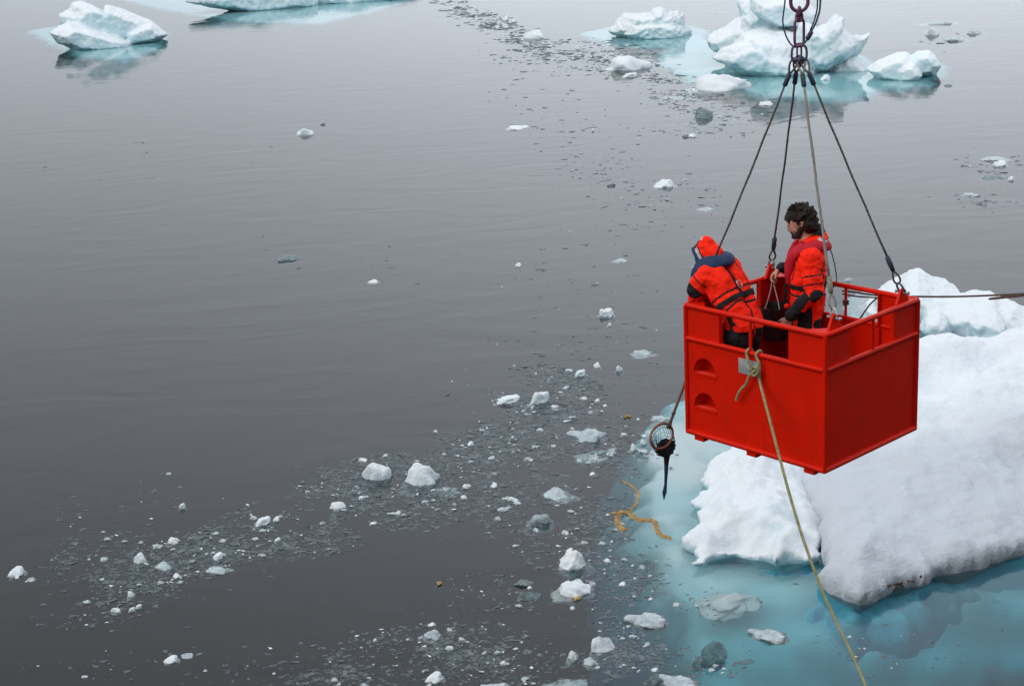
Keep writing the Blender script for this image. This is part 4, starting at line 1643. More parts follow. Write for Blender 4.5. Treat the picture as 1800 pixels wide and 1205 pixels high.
tube(bm, catmull([(.165, .075, 1.10), (.195, .08, 1.03), (.18, .09, .97)], 8), .008, 6)
mesh_obj('cord', bm, M['black'], P2)
bm = bmesh.new()
bmesh.ops.create_uvsphere(bm, u_segments=12, v_segments=8, radius=.024, matrix=Matrix.Translation((.172, .09, .955)))
mesh_obj('toggle', bm, M['orange'], P2)


def hair_mesh(hp, seed, beard=False):
    r = random.Random(seed)
    B = []
    if beard:
        for s in (1, -1):
            B += [('h', hp(.015, s * .068, -.035), .026, hp(.055, s * .048, -.085), .028), ('h', hp(.055, s * .045, -.085), .028, hp(.095, s * .012, -.090), .026), ('h', hp(.112, s * .018, -.040), .008, hp(.100, s * .034, -.055), .011)]
        return fuse_bones(B, .007, 1)
    B += [('h', hp(-.032, 0, .048), .100, hp(.026, 0, .058), .090), ('h', hp(-.055, .03, -.02), .078, hp(-.055, -.03, -.02), .078), ('h', hp(-.05, 0, -.055), .06, hp(-.04, 0, -.03), .07)]
    for s in (1, -1):
        B += [('h', hp(.01, s * .062, .055), .046, hp(-.03, s * .066, -.005), .043), ('h', hp(.075, s * .03, .085), .034, hp(.03, s * .055, .075), .05)]
    for _ in range(90):
        a, e = r.uniform(0, 2 * math.pi), math.asin(r.uniform(-.35, 1))
        v = Vector((math.cos(a) * math.cos(e), math.sin(a) * math.cos(e), math.sin(e)))
        if v.x > .55 and v.z < .45:
            continue
        c = Vector((-.012, 0, .045)) + Vector((v.x * .117, v.y * .106, v.z * .107))
        w = c + Vector((r.gauss(0, .016), r.gauss(0, .016), r.gauss(-.006, .016))) + v * r.uniform(0, .010)
        B.append(('h', hp(*c), .014, hp(*w), .010))
    me = fuse_bones(B, .0062, 1)
    weather(me, .020, 26, .010, 40, 3)
    return me


mesh_obj('hair', hair_mesh(hp, 5), M['hair'], P2)
mesh_obj('beard', hair_mesh(hp, 6, True), M['hair'], P2)

# --- bending person with the hood up, leaning over the left-hand rail
P1 = place('person', (-0.345, -0.325), YAW + math.pi, 'bending person with orange hood up and navy collar leaning over the left rail')
P1.scale = (.90, .80, 1.0)
A1L = [(.275, .195, 1.335), (.350, .255, 1.215), (.510, .060, 1.010)]
A1R = [(.275, -.205, 1.335), (.400, -.315, 1.225), (.500, -.215, 1.085)]
b1 = mirror([
    ('L_hip', (-.025, .075, .93), .145, (.055, .080, 1.08), .142),
    ('torso', (.055, .080, 1.08), .142, (.215, .105, 1.275), .150),
    ('torso', (.215, .10, 1.275), .150, (.270, .190, 1.335), .105),
    ('torso', (.28, .05, 1.36), .10, (.33, .02, 1.41), .085),
    ('L_thigh', (-.025, .09, .92), .132, (.055, .125, .50), .098),
    ('L_calf', (.055, .135, .50), .105, (-.02, .145, .13), .082),
    ('L_boot', (-.02, .145, .07), .068, (.15, .165, .05), .048),
])
b1 += [('L_upper', A1L[0], .102, A1L[1], .082), ('L_fore', A1L[1], .082, A1L[2], .055), ('R_upper', A1R[0], .102, A1R[1], .082), ('R_fore', A1R[1], .082, A1R[2], .055)]
HC1 = (.415, 0, 1.475)
T1 = 0.72
h1 = lambda *v: headpt(HC1, T1, v)
b1 += [('hoodz', h1(-.025, 0, .018), .106, h1(.02, 0, .022), .100), ('hoodz', h1(-.05, 0, -.06), .10, h1(-.02, 0, -.02), .11), ('torso', (.32, 0, 1.40), .095, (.37, 0, 1.46), .095),
       ('head', h1(.06, 0, -.02), .076, h1(.055, 0, -.065), .056), ('head', h1(.105, 0, .015), .013, h1(.132, 0, -.024), .0145), ('head', h1(.07, 0, -.085), .036, h1(.085, 0, -.09), .030),
       ('head', h1(.104, .035, .028), .016, h1(.104, -.035, .028), .016), ('lip', h1(.114, .016, -.052), .010, h1(.114, -.016, -.052), .010)]
for k in range(10):
    a0, a1 = 2 * math.pi * k / 10, 2 * math.pi * (k + 1) / 10
    f = lambda a: h1(.055, .104 * math.sin(a), .0 + .108 * math.cos(a))
    b1.append(('rim', f(a0), .026, f(a1), .026))
me1 = fuse_bones(b1, 0.0085, 5)
C, Nn = face_arrays(me1)
bi, bt = nearest(b1, C)
zone = np.array([b[0] for b in b1])[bi]
vz = np.ones(len(me1.vertices), bool)
for p, zz in zip(me1.polygons, zone):
    if zz in ('head', 'lip'):
        for v in p.vertices:
            vz[v] = False
torso_noise(me1, 0.020, 6.5, 8.0, vz)
C, Nn = face_arrays(me1)
x, y, z = C.T
col = np.zeros(len(C), int)
col[zone == 'head'] = 2
col[zone == 'lip'] = 5
for s in (1, -1):
    col[(zone == 'head') & (np.linalg.norm(C - np.array(h1(.112, s * .034, .010)), axis=1) < .011)] = 4
col[zone == 'rim'] = 4
body = np.isin(zone, ['torso', 'L_hip', 'R_hip'])
sp = np.array([.60, 0, .80])                     # along the leaning spine
sv = (C - np.array([-.035, 0, .93])) @ sp
backn = Nn @ np.array([-.8, 0, .6])
legs = np.isin(zone, ['L_thigh', 'R_thigh', 'L_calf', 'R_calf', 'L_hip', 'R_hip'])
col[legs & (z < .915) & (x < .13) & (np.abs(y) > .019)] = 1                            # black seat and trouser backs
col[legs & (np.abs(y) > .20) & (z < 1.04) & (z > .915) & (x < .02)] = 1                 # side panel
col[legs & (z < .915) & (np.abs(y) < .010)] = 1
col[body & (np.abs(y) < .009) & (sv < .20) & (backn > 0)] = 1                          # centre seam below the belt
col[body & (np.abs(sv - .285) < .009)] = 1                                             # seams either side of the belt
col[body & (np.abs(sv - .155 - .02 * np.sin(y * 14)) < .010)] = 1
col[body & (np.abs(y + .13) < .006) & (sv > .28) & (backn > 0)] = 1
up_ = np.isin(zone, ['L_upper', 'R_upper'])
col[up_ & (bt > .42) & (bt < .50)] = 1
col[up_ & (bt > .88)] = 1
ho = zone == 'hoodz'
rel = C - np.array(HC1)
RT1 = np.array(Matrix.Rotation(T1, 3, 'Y'))
hl = rel @ RT1                                                                          # hood frame coordinates
col[ho & (np.abs(hl[:, 1]) < .045) & (hl[:, 0] > -.03) & (hl[:, 0] < .035) & (hl[:, 2] > .07)] = 3
col[ho & (hl[:, 1] > .07) & (hl[:, 0] > -.01) & (hl[:, 0] < .045) & (hl[:, 2] < .075) & (hl[:, 2] > -.06)] = 3
col[ho & (hl[:, 1] < -.07) & (hl[:, 0] > -.01) & (hl[:, 0] < .045) & (hl[:, 2] < .075) & (hl[:, 2] > -.06)] = 3
col[ho & (np.abs(hl[:, 0] + .015) < .008)] = 1
col[ho & (hl[:, 0] < -.03) & (hl[:, 0] > -.085) & (hl[:, 2] > .045) & (np.abs(hl[:, 1] - .03) < .034)] = 3
col[ho & (np.abs(np.abs(hl[:, 1]) - .058) < .007) & (hl[:, 0] > -.05)] = 1
col[(zone == 'L_boot') | (zone == 'R_boot')] = 1
paint(me1, ['orange', 'black', 'skin', 'reflect', 'navy', 'maroon'], col)
hb = hand((A1L[2][0], A1L[2][1], A1L[2][2]), (.05, -.75, -.62), (.2, -.4, .9), (.8, 1.0, .8), .9, -1)
hb += hand((A1R[2][0], A1R[2][1], A1R[2][2]), (.35, -.05, -.92), (.1, .9, .1), (.8, 1.0, .8), .9)
mh = fuse_bones(hb, 0.0048, 2)
mh.materials.clear()
for s in ['orange', 'black', 'skin', 'reflect', 'navy', 'maroon']:
    mh.materials.append(M[s])
mh.polygons.foreach_set('material_index', np.full(len(mh.polygons), 2, np.int32))
mj = join_mesh(me1, mh)
for s in ['orange', 'black', 'skin', 'reflect', 'navy', 'maroon']:
    mj.materials.append(M[s])
mesh_obj('body', mj, None, P1)
band('belt', me1, body & (np.abs(sv - .215) < .024), 'black', P1)
band('back_strap', me1, body & (np.abs(y - .035 + .10 * (sv - .3)) < .021) & (sv > .20) & (backn > .1), 'black', P1)
bm = bmesh.new()
cb = Vector((-.035, 0, .93)) + Vector(sp) * .30 + Vector((-.8, 0, .6)) * .178 + Vector((0, .035, 0))
tube(bm, [cb + Vector(sp) * a + Vector((0, b, 0)) for a, b in ((-.03, -.026), (.03, -.026), (.03, .026), (-.03, .026))], .006, 6, True)
mesh_obj('buckle', bm, M['steel'], P1)
half = [(.430, .115, 1.13), (.440, .150, 1.24), (.405, .185, 1.345), (.310, .165, 1.425), (.235, .10, 1.445), (.205, 0, 1.445)]
jp = half + [(a, -b, c) for a, b, c in reversed(half[:-1])]
bm = bmesh.new()
P = catmull(jp, 6)
tube(bm, P, [.078 * (.6 + .4 * min(1, 7 * min(k, len(P) - 1 - k) / len(P))) for k in range(len(P))], 14, flat=([(p - Vector((.27, 0, 1.27))).normalized() for p in P], .45))
for v in bm.verts:
    v.co += Vector((noise.noise(v.co * 12), noise.noise(v.co * 12 + Vector((5, 0, 0))), noise.noise(v.co * 12 + Vector((0, 7, 0))))) * .012
mesh_obj('life_jacket', bm, M['navy'], P1)

# ------------------------------------------------------------------ bucket and hand net
hw = P2.matrix_world @ Vector((ARM_R[2][0] + .085, ARM_R[2][1] + .01, ARM_R[2][2] - .095))
dB = math.hypot(hw.x, hw.y)
bk0 = Wd(1363, 538, dB)
bucket = empty('bucket', bk0 - Vector((0, 0, .29)))
bpy.context.view_layer.update()
tag(bucket, 'black plastic bucket hanging beside the standing person', 'bucket')
def lathe(bm, prof, seg=32):
    rings = []
    for r, zz in prof:
        rings.append([bm.verts.new((r * math.cos(2 * math.pi * k / seg), r * math.sin(2 * math.pi * k / seg), zz)) for k in range(seg)])
    for A, Bq in zip(rings[:-1], rings[1:]):
        for k in range(seg):
            bm.faces.new((A[k], A[(k + 1) % seg], Bq[(k + 1) % seg], Bq[k]))
    bm.faces.new(list(reversed(rings[0])))
    bm.faces.new(rings[-1])
    bmesh.ops.recalc_face_normals(bm, faces=bm.faces[:])
bm = bmesh.new()
lathe(bm, [(.100, 0), (.106, .004), (.126, .255), (.133, .256), (.136, .29), (.140, .292), (.140, .298), (.130, .298), (.124, .28), (.103, .012)])
o = mesh_obj('shell', bm, M['plastic'], bucket)
flat_sharp(o, 40)
bm = bmesh.new()
hl_ = bucket.matrix_world.inverted() @ hw
tube(bm, catmull([(-.128, 0, .27), (-.09, .0, .275), hl_ * .5 + Vector((-.03, 0, .16)), hl_], 8), .005, 6)
tube(bm, catmull([(.02, -.115, .262), Vector((.01, -.06, .36)), hl_], 8), .005, 6)
mesh_obj('bail_cord', bm, M['reflect'], bucket)

net = empty('hand_net', BM @ on_plane(1177, 745, 0, -.85))
bpy.context.view_layer.update()
tag(net, 'long handled dip net with brown hoop hanging outside the left wall of the basket', 'hand net')
NP = lambda px, py, X=-.85: BM @ on_plane(px, py, 0, X)
kid('pole', lambda bm: tube(bm, [NP(1177, 746), NP(1203, 675), NP(1229, 605), NP(1250, 548)], [.0125, .012, .0125, .013], 10), M['pole'], net)
kid('socket', lambda bm: tube(bm, [NP(1174, 753), NP(1178, 742)], .019, 8), M['rope_brown'], net)
kid('binding', lambda bm: tube(bm, ring_pts(NP(1184, 726), ax, ay, .014, .014, 10), .006, 6, True), M['rope_brown'], net)
cN = NP(1163, 766)
u_ = (NP(1182, 766) - NP(1143, 766)) / 2
v_ = (NP(1168, 746) - NP(1158, 786)) / 2
v_ = v_ + camr * .0 + Vector((0, 1, 0)) * .03
hoop = ring_pts(cN, u_, v_, 1, 1, 32)
kid('hoop', lambda bm: tube(bm, hoop, .0105, 8, True), M['hoop'], net)
def bag(bm, solid):
    axis = [NP(1166, 772), NP(1170, 786), NP(1172, 800), NP(1171.5, 815), NP(1171, 835), NP(1170, 852), NP(1168, 864), NP(1167, 878)]
    rad = [None, .046, .028, .019, .015, .013, .021, .003]
    secs = []
    for k, (c, r) in enumerate(zip(axis, rad)):
        ring = []
        for j in range(32):
            h = hoop[j]
            off = h - cN
            if k == 0:
                ring.append(h.copy())
            else:
                flat = Vector((off.x, off.y, 0))
                o2 = (off * (1.0 if k == 1 else 0.0) * .55 + (flat.normalized() * r if flat.length > 1e-6 else Vector())) if k == 1 else flat.normalized() * r
                ring.append(c + o2 * (1 + .10 * math.sin(j * 2.1 + k)))
        secs.append(ring)
    if not solid:
        for j in range(0, 32):
            tube(bm, [secs[0][j], secs[0][j].lerp(secs[1][j], .5) - UP * .004, secs[1][j], secs[2][j]], .0018, 4)
        for f in (.3, .6, .85):
            tube(bm, [secs[0][j].lerp(secs[1][j], f) for j in range(32)], .0014, 4, True)
    else:
        rows = [[bm.verts.new(p) for p in s] for s in secs[solid[0]:solid[1]]]
        for A, Bq in zip(rows[:-1], rows[1:]):
            for j in range(32):
                bm.faces.new((A[j], A[(j + 1) % 32], Bq[(j + 1) % 32], Bq[j]))
kid('mesh_funnel', lambda bm: bag(bm, None), M['net'], net)
kid('net_bag', lambda bm: bag(bm, (1, 4)), M['net'], net)
kid('net_tail', lambda bm: bag(bm, (3, 8)), M['netblue'], net)
# ------------------------------------------------------------------ loose ice pieces
def chunk_proto(seed, cuts=9, sub=3, rough=0.10, flatten=1.0):
    r = random.Random(seed)
    bm = bmesh.new()
    bmesh.ops.create_icosphere(bm, subdivisions=sub, radius=1)
    pl = []
    for _ in range(cuts):
        v = Vector((r.gauss(0, 1), r.gauss(0, 1), r.gauss(0, 0.8))).normalized()
        pl.append((v, r.uniform(0.45, 0.85)))
    off = Vector((seed * 3.1, seed * 1.7, 0))
    for v in bm.verts:
        for nn, dd in pl:
            k = v.co.dot(nn) - dd
            if k > 0:
                v.co -= nn * k * 0.9
        v.co *= 1 + rough * 1.6 * fbm(v.co * 1.6 + off, 4)
    # fit to the unit box so sizes can be read off the photograph
    for ax in range(3):
        lo = min(v.co[ax] for v in bm.verts)
        hi = max(v.co[ax] for v in bm.verts)
        for v in bm.verts:
            v.co[ax] = (v.co[ax] - lo) / (hi - lo) * 2 - 1
    return bm


PROTO = {}
for kind, cuts, rough in (('chunk', 8, 0.16), ('wet', 6, 0.22), ('clear', 10, 0.12), ('sunk', 7, 0.2)):
    for i in range(6):
        bm = chunk_proto(i + 10 * len(kind), cuts, 4 if kind != 'clear' else 3, rough)
        me = bpy.data.meshes.new('ice_' + kind)
        bm.to_mesh(me)
        bm.free()
        me.polygons.foreach_set('use_smooth', [True] * len(me.polygons))
        me.materials.append(M[kind])
        PROTO[(kind, i)] = me


def put_ice(name, px, py, w, h, kind, label, cat='ice chunk', group=None, var=None, sink=None):
    """an ice piece that shows w x h photo pixels, its centre at px, py"""
    P = Wz(px, py + h * 0.25)
    s = ppm(P)
    dep = math.asin((CAMH) / (P - CAM).length)
    sx = w / 2 / s
    sy = min(sx * 0.8, 0.42 * h / s / math.sin(dep))
    hz = max((h / s - 1.5 * sy * math.sin(dep)) / math.cos(dep), 0.12 * min(sx, sy))
    v = rnd.randrange(6) if var is None else var
    o = bpy.data.objects.new(name, PROTO[(kind, v)])
    COL.objects.link(o)
    if kind == 'wet':
        sz = max(hz * 0.8, sx * 0.35)
        o.location = (P.x, P.y, -sz + hz * 0.35 + 0.01)
    elif kind == 'sunk':
        sz = max(hz, sx * 0.4)
        o.location = (P.x, P.y, -sz - 0.015)
    elif kind == 'clear':
        sz = max(hz * 0.8, 0.02)
        o.location = (P.x, P.y, hz * 0.0)
    else:
        sz = hz * 1.6
        o.location = (P.x, P.y, hz - sz)
    o.scale = (sx, sy, sz)
    o.rotation_euler = (rnd.uniform(-.1, .1), rnd.uniform(-.12, .12), math.atan2(-P.x, P.y) + rnd.uniform(-.35, .35) + (math.pi if rnd.random() < .5 else 0))
    tag(o, label, cat, group)
    return o


ICE = [
    # px, py, w, h, kind, label
    (940, 62, 54, 16, 'chunk', 'small white floe in the brash trail left of the jagged berg'),
    (1105, 112, 98, 30, 'chunk', 'flat white floe in front of the jagged berg'),
    (1108, 132, 36, 9, 'chunk', 'thin white sliver just below the flat white floe'),
    (1262, 144, 138, 36, 'chunk', 'long white floe with a lumpy top left of the wire slings'),
    (1235, 199, 38, 24, 'clear', 'dark glassy wedge of clear ice under the long white floe'),
    (1190, 171, 42, 11, 'wet', 'flat glassy sliver between the long white floe and the dark wedge'),
    (1345, 182, 26, 8, 'chunk', 'small flat white piece between the two left wire slings'),
    (1452, 137, 24, 11, 'chunk', 'small white piece in the turquoise water under the tall berg'),
    (1170, 322, 48, 17, 'chunk', 'lone white floe beside the upper left wire sling'),
    (536, 232, 36, 14, 'chunk', 'lone white chunk in open water left of the middle'),
    (567, 215, 15, 12, 'wet', 'glassy bit just above the lone white chunk left of the middle'),
    (910, 223, 46, 9, 'chunk', 'thin white sliver with dark bits in the middle of the upper water'),
    (1065, 549, 34, 17, 'chunk', 'white chunk alone in the water left of the bending person'),
    (657, 494, 24, 8, 'chunk', 'thin pale sliver in the empty water left of the middle'),
    (509, 452, 44, 13, 'clear', 'dark edged clear slab in the open water at left'),
    (1088, 457, 30, 9, 'wet', 'pale glassy sliver left of the hooded person'),
    (1134, 617, 56, 15, 'wet', 'glassy slab in the water just left of the basket wall'),
    (1020, 655, 28, 13, 'chunk', 'white chunk at the upper right edge of the brash patch'),
    (1050, 642, 16, 11, 'chunk', 'small round white bit above the chunk at the brash patch edge'),
    (1088, 648, 14, 12, 'chunk', 'small white bit nearest the basket at the brash patch edge'),
    (894, 699, 56, 19, 'chunk', 'white wedge with a wet tail in the upper brash patch'),
    (948, 699, 42, 26, 'chunk', 'crumbly white cluster right of the wet tailed wedge'),
    (1030, 757, 78, 36, 'wet', 'broad grey blue block half under water left of the hand net'),
    (1046, 786, 78, 40, 'sunk', 'pale sunken lump joined below the grey blue block'),
    (663, 827, 56, 38, 'chunk', 'pointed white chunk left of the largest loose chunk'),
    (738, 831, 84, 50, 'chunk', 'largest rounded white loose chunk in the middle of the brash'),
    (783, 850, 50, 26, 'sunk', 'pale blue sunken skirt at the right of the largest loose chunk'),
    (820, 853, 18, 10, 'chunk', 'small white bit right of the largest loose chunk'),
    (985, 862, 76, 30, 'wet', 'oval grey ice lump above the golden rope'),
    (950, 900, 52, 54, 'wet', 'tall pale wedge sinking to the right below the oval lump'),
    (593, 887, 30, 16, 'chunk', 'white chunk left of and below the pointed one'),
    (463, 914, 38, 18, 'chunk', 'white chunk with a small companion left of the brash middle'),
    (486, 911, 15, 10, 'chunk', 'small companion bit touching the white chunk on its right'),
    (1011, 980, 66, 42, 'chunk', 'domed white chunk left of the turquoise water'),
    (1006, 1028, 80, 38, 'chunk', 'long white slab lying just below the domed chunk'),
    (920, 1022, 34, 14, 'clear', 'dark clear block, upper of two left of the long white slab'),
    (930, 1042, 46, 24, 'clear', 'dark clear block, lower of two left of the long white slab'),
    (1064, 1130, 66, 42, 'chunk', 'knobbly white chunk beside the turquoise water at the bottom'),
    (1006, 1150, 26, 20, 'chunk', 'small white block left of the knobbly chunk'),
    (1040, 1157, 34, 28, 'wet', 'grey round lump right of the small white block'),
    (985, 1188, 100, 44, 'sunk', 'wide grey sunken slab at the bottom edge'),
    (880, 1203, 96, 26, 'wet', 'pale sunken slab cut by the bottom edge'),
    (758, 1110, 46, 34, 'wet', 'grey melting lump with a tan stain at the bottom middle'),
    (765, 1187, 38, 22, 'chunk', 'white chunk near the bottom edge in the middle'),
    (1137, 1080, 82, 44, 'wet', 'sparkling grey slab on the left rim of the turquoise shelf'),
    (1280, 1034, 124, 56, 'sunk', 'sunken white wedge under water below the lumpy floe'),
    (1350, 1108, 76, 36, 'wet', 'sparkling crusted lump left of the rope over turquoise water'),
    (1256, 1143, 46, 52, 'clear', 'dark upright clear block over the turquoise shelf'),
    (1228, 1162, 26, 26, 'clear', 'dark small clear block touching the upright one'),
    (1308, 1160, 40, 10, 'clear', 'dark thin clear sliver right of the upright block'),
    (1192, 1190, 86, 38, 'wet', 'pale block at the bottom edge over the turquoise shelf'),
    (1146, 1190, 36, 30, 'clear', 'very dark glassy block at the bottom left of the pale block'),
    (30, 1002, 36, 20, 'chunk', 'white slanted chunk at the far left edge'),
    (54, 1016, 20, 11, 'wet', 'grey bit below the slanted chunk at the left edge'),
    (304, 948, 30, 16, 'chunk', 'white chunk topmost in the lower left cluster'),
    (277, 957, 22, 13, 'wet', 'pale bit left of the topmost chunk in the lower left cluster'),
    (247, 981, 28, 22, 'chunk', 'white chunk at the left end of the lower left cluster'),
    (291, 990, 44, 20, 'wet', 'grey wedge in the middle of the lower left cluster'),
    (384, 976, 28, 14, 'chunk', 'white chunk at the right end of the lower left cluster'),
    (384, 994, 56, 24, 'wet', 'crusted grey slab at the right end of the lower left cluster'),
    (230, 1043, 18, 14, 'chunk', 'white block alone below the lower left cluster'),
    (203, 1070, 22, 12, 'chunk', 'left of a pair of white bits at the lower left end of the brash'),
    (232, 1070, 15, 9, 'chunk', 'right of a pair of white bits at the lower left end of the brash'),
    (302, 1156, 30, 16, 'chunk', 'white slab alone in the dark water at lower left'),
    (329, 1149, 24, 14, 'wet', 'grey round bit touching the lone slab at lower left'),
    (321, 889, 16, 11, 'chunk', 'white bit at the upper left fringe of the brash band'),
    (884, 892, 24, 13, 'wet', 'grey bit left of the tall sinking wedge'),
    (903, 876, 22, 11, 'chunk', 'white bit left of the oval grey lump'),
    (942, 930, 13, 9, 'chunk', 'small white bit below the tall sinking wedge'),
    (1112, 786, 16, 14, 'chunk', 'small white block nearest the hand net'),
    (1130, 790, 26, 12, 'wet', 'pale bit under the hand net hoop'),
    (1160, 732, 36, 14, 'wet', 'pale glassy lens beside the hand net pole'),
    (1652, 37, 76, 15, 'wet', 'long snow dusted strip in the upper right water'),
    (1637, 57, 30, 14, 'chunk', 'small humped floe below the long strip at upper right'),
    (1686, 67, 50, 16, 'wet', 'grey wet slab right of the humped floe at upper right'),
    (1714, 55, 40, 16, 'wet', 'grey slab with pale top rightmost at upper right'),
    (1667, 150, 15, 5, 'clear', 'tiny dark sliver right of the low rounded berg'),
    (1755, 276, 62, 13, 'wet', 'grey flat floe at the right edge beyond the basket'),
    (1758, 287, 30, 12, 'chunk', 'white bit below the grey flat floe at the right edge'),
    (1747, 311, 48, 10, 'clear', 'dark thin slab at the right edge beyond the basket'),
    (1778, 314, 13, 8, 'chunk', 'small white bit touching the dark thin slab at the right'),
    (1706, 340, 34, 12, 'wet', 'pale flat piece lowest of the group at the right edge'),
    (1491, 489, 16, 14, 'wet', 'crumbly pale piece seen past the standing person'),
    (1217, 238, 22, 7, 'chunk', 'small white bit under the dark glassy wedge'),
    (1206, 239, 13, 7, 'clear', 'dark bit left of the small white bit under the glassy wedge'),
    (1240, 366, 34, 8, 'wet', 'pale flat sliver below the lone white floe by the wire'),
    (1075, 324, 18, 8, 'clear', 'dark bent sliver left of the lone white floe by the wire'),
]
for px, py, w, h, k, lab in ICE:
    put_ice('ice_chunk', px, py, w, h, k, lab, var=(4 if w == 84 else None))


# where brash gathers: (px, py, half-width, half-height, tilt deg, clear bits, white bits, small chunks)
BRASH = [
    (960, 690, 110, 50, 8, 1100, 130, 14),
    (930, 770, 120, 50, -6, 900, 110, 12),
    (800, 790, 130, 34, -14, 520, 60, 8),
    (1080, 790, 60, 60, 20, 380, 60, 8),
    (640, 850, 170, 46, -16, 800, 90, 10),
    (850, 850, 170, 50, 6, 700, 100, 10),
    (480, 920, 170, 48, -18, 700, 90, 8),
    (300, 990, 150, 42, -16, 900, 130, 12),
    (700, 900, 160, 42, -8, 500, 60, 8),
    (560, 950, 150, 30, -10, 260, 30, 4),
    (930, 940, 110, 46, 30, 350, 50, 6),
    (1050, 930, 60, 70, 60, 420, 60, 8),
    (1090, 1030, 55, 80, 70, 520, 80, 8),
    (1110, 1120, 60, 60, 40, 380, 60, 6),
    (760, 1140, 190, 46, -4, 560, 80, 10),
    (900, 1175, 220, 36, 0, 520, 90, 10),
    (620, 1190, 120, 24, -4, 220, 30, 4),
    (120, 985, 150, 40, -14, 160, 30, 4),
    (180, 1060, 140, 40, -10, 160, 26, 2),
    (430, 1170, 420, 40, 0, 90, 20, 2),
    (180, 900, 160, 60, -20, 60, 16, 1),
    (900, 1040, 140, 40, 0, 90, 14, 2),
    (1230, 1120, 110, 70, 0, 150, 40, 2),
    (1450, 1150, 260, 50, 0, 50, 30, 2),
    # upper trail
    (820, 22, 75, 20, 22, 420, 20, 4),
    (900, 62, 80, 22, 26, 420, 30, 4),
    (985, 92, 90, 22, 18, 420, 24, 4),
    (1090, 95, 80, 26, 10, 320, 24, 4),
    (1150, 140, 110, 26, 12, 320, 24, 4),
    (1260, 185, 120, 22, 8, 360, 30, 4),
    (1250, 225, 110, 18, 0, 140, 10, 2),
    (930, 115, 80, 14, 10, 70, 3, 0),
    (1000, 230, 160, 70, 30, 120, 8, 1),
    (1060, 300, 160, 60, 40, 120, 8, 1),
    (1180, 350, 90, 50, 0, 90, 6, 1),
    (1100, 450, 150, 80, 0, 50, 6, 1),
    (950, 520, 130, 60, 0, 40, 6, 1),
    (1000, 590, 160, 40, 0, 90, 12, 1),
    (600, 450, 200, 40, 10, 45, 4, 0),
    (250, 280, 250, 60, 0, 14, 0, 0),
    (1740, 285, 60, 22, 0, 70, 6, 0),
    (1730, 355, 60, 30, 0, 60, 3, 0),
    (1680, 75, 60, 18, 0, 14, 0, 0),
    (1140, 700, 40, 90, 0, 40, 6, 0),
]

polyAw, polyBw = polyA, polyB


def in_floe(P):
    X, Y = np.array([[P.x]]), np.array([[P.y]])
    return inside_dist(polyAw, X, Y)[0, 0] > -0.05 or inside_dist(polyBw, X, Y)[0, 0] > -0.02


def spot(b):
    px, py, rx, ry, tl = b[:5]
    for _ in range(20):
        r = math.sqrt(rnd.random()) if rnd.random() < 0.75 else abs(rnd.gauss(0, 0.75))
        t = rnd.uniform(0, 2 * math.pi)
        u, v = r * math.cos(t) * rx, r * math.sin(t) * ry
        c, s = math.cos(math.radians(tl)), math.sin(math.radians(tl))
        x, y = px + u * c - v * s, py + u * s + v * c
        if y < -10:
            continue
        P = Wz(x, y)
        # patchy: keep where a noise field is high
        if fbm((P.x * 0.9 + P.y * 0.35, P.y * 0.5, 0.3), 3) < rnd.uniform(-0.55, 0.25):
            continue
        if not in_floe(P):
            return P, x, y
    return None


ICO_V, ICO_F = None, None
_bm = bmesh.new()
bmesh.ops.create_icosphere(_bm, subdivisions=1, radius=1)
ICO_V = np.array([v.co[:] for v in _bm.verts])
ICO_F = np.array([[v.index for v in f.verts] for f in _bm.faces])
_bm.free()


def bits_object(name, items, mat, label):
    V, Fc = [], []
    n = 0
    for P, r, fl in items:
        v = ICO_V * (1 + 0.45 * nrg.standard_normal((12, 1)))
        sc = np.array([r * nrg.uniform(0.7, 1.6), r * nrg.uniform(0.45, 1.0), r * fl * nrg.uniform(0.6, 1.4)])
        v = v * sc
        a = nrg.uniform(-0.6, 0.6) if nrg.random() < 0.7 else nrg.uniform(0, 6.28)
        c, s = math.cos(a), math.sin(a)
        v = np.stack([v[:, 0] * c - v[:, 1] * s, v[:, 0] * s + v[:, 1] * c, v[:, 2]], 1)
        v += np.array([P.x, P.y, 0.15 * r * fl])
        V.append(v)
        Fc.append(ICO_F + n)
        n += 12
    V = np.concatenate(V)
    Fc = np.concatenate(Fc)
    me = bpy.data.meshes.new(name)
    me.from_pydata(V.tolist(), [], Fc.tolist())
    me.update()
    o = mesh_obj(name, me, mat, smooth=False)
    tag(o, label, kind='stuff')
    return o


def size(s, lo_px, hi_px, pw):
    return (lo_px + (hi_px - lo_px) * rnd.random() ** pw) / s / 2


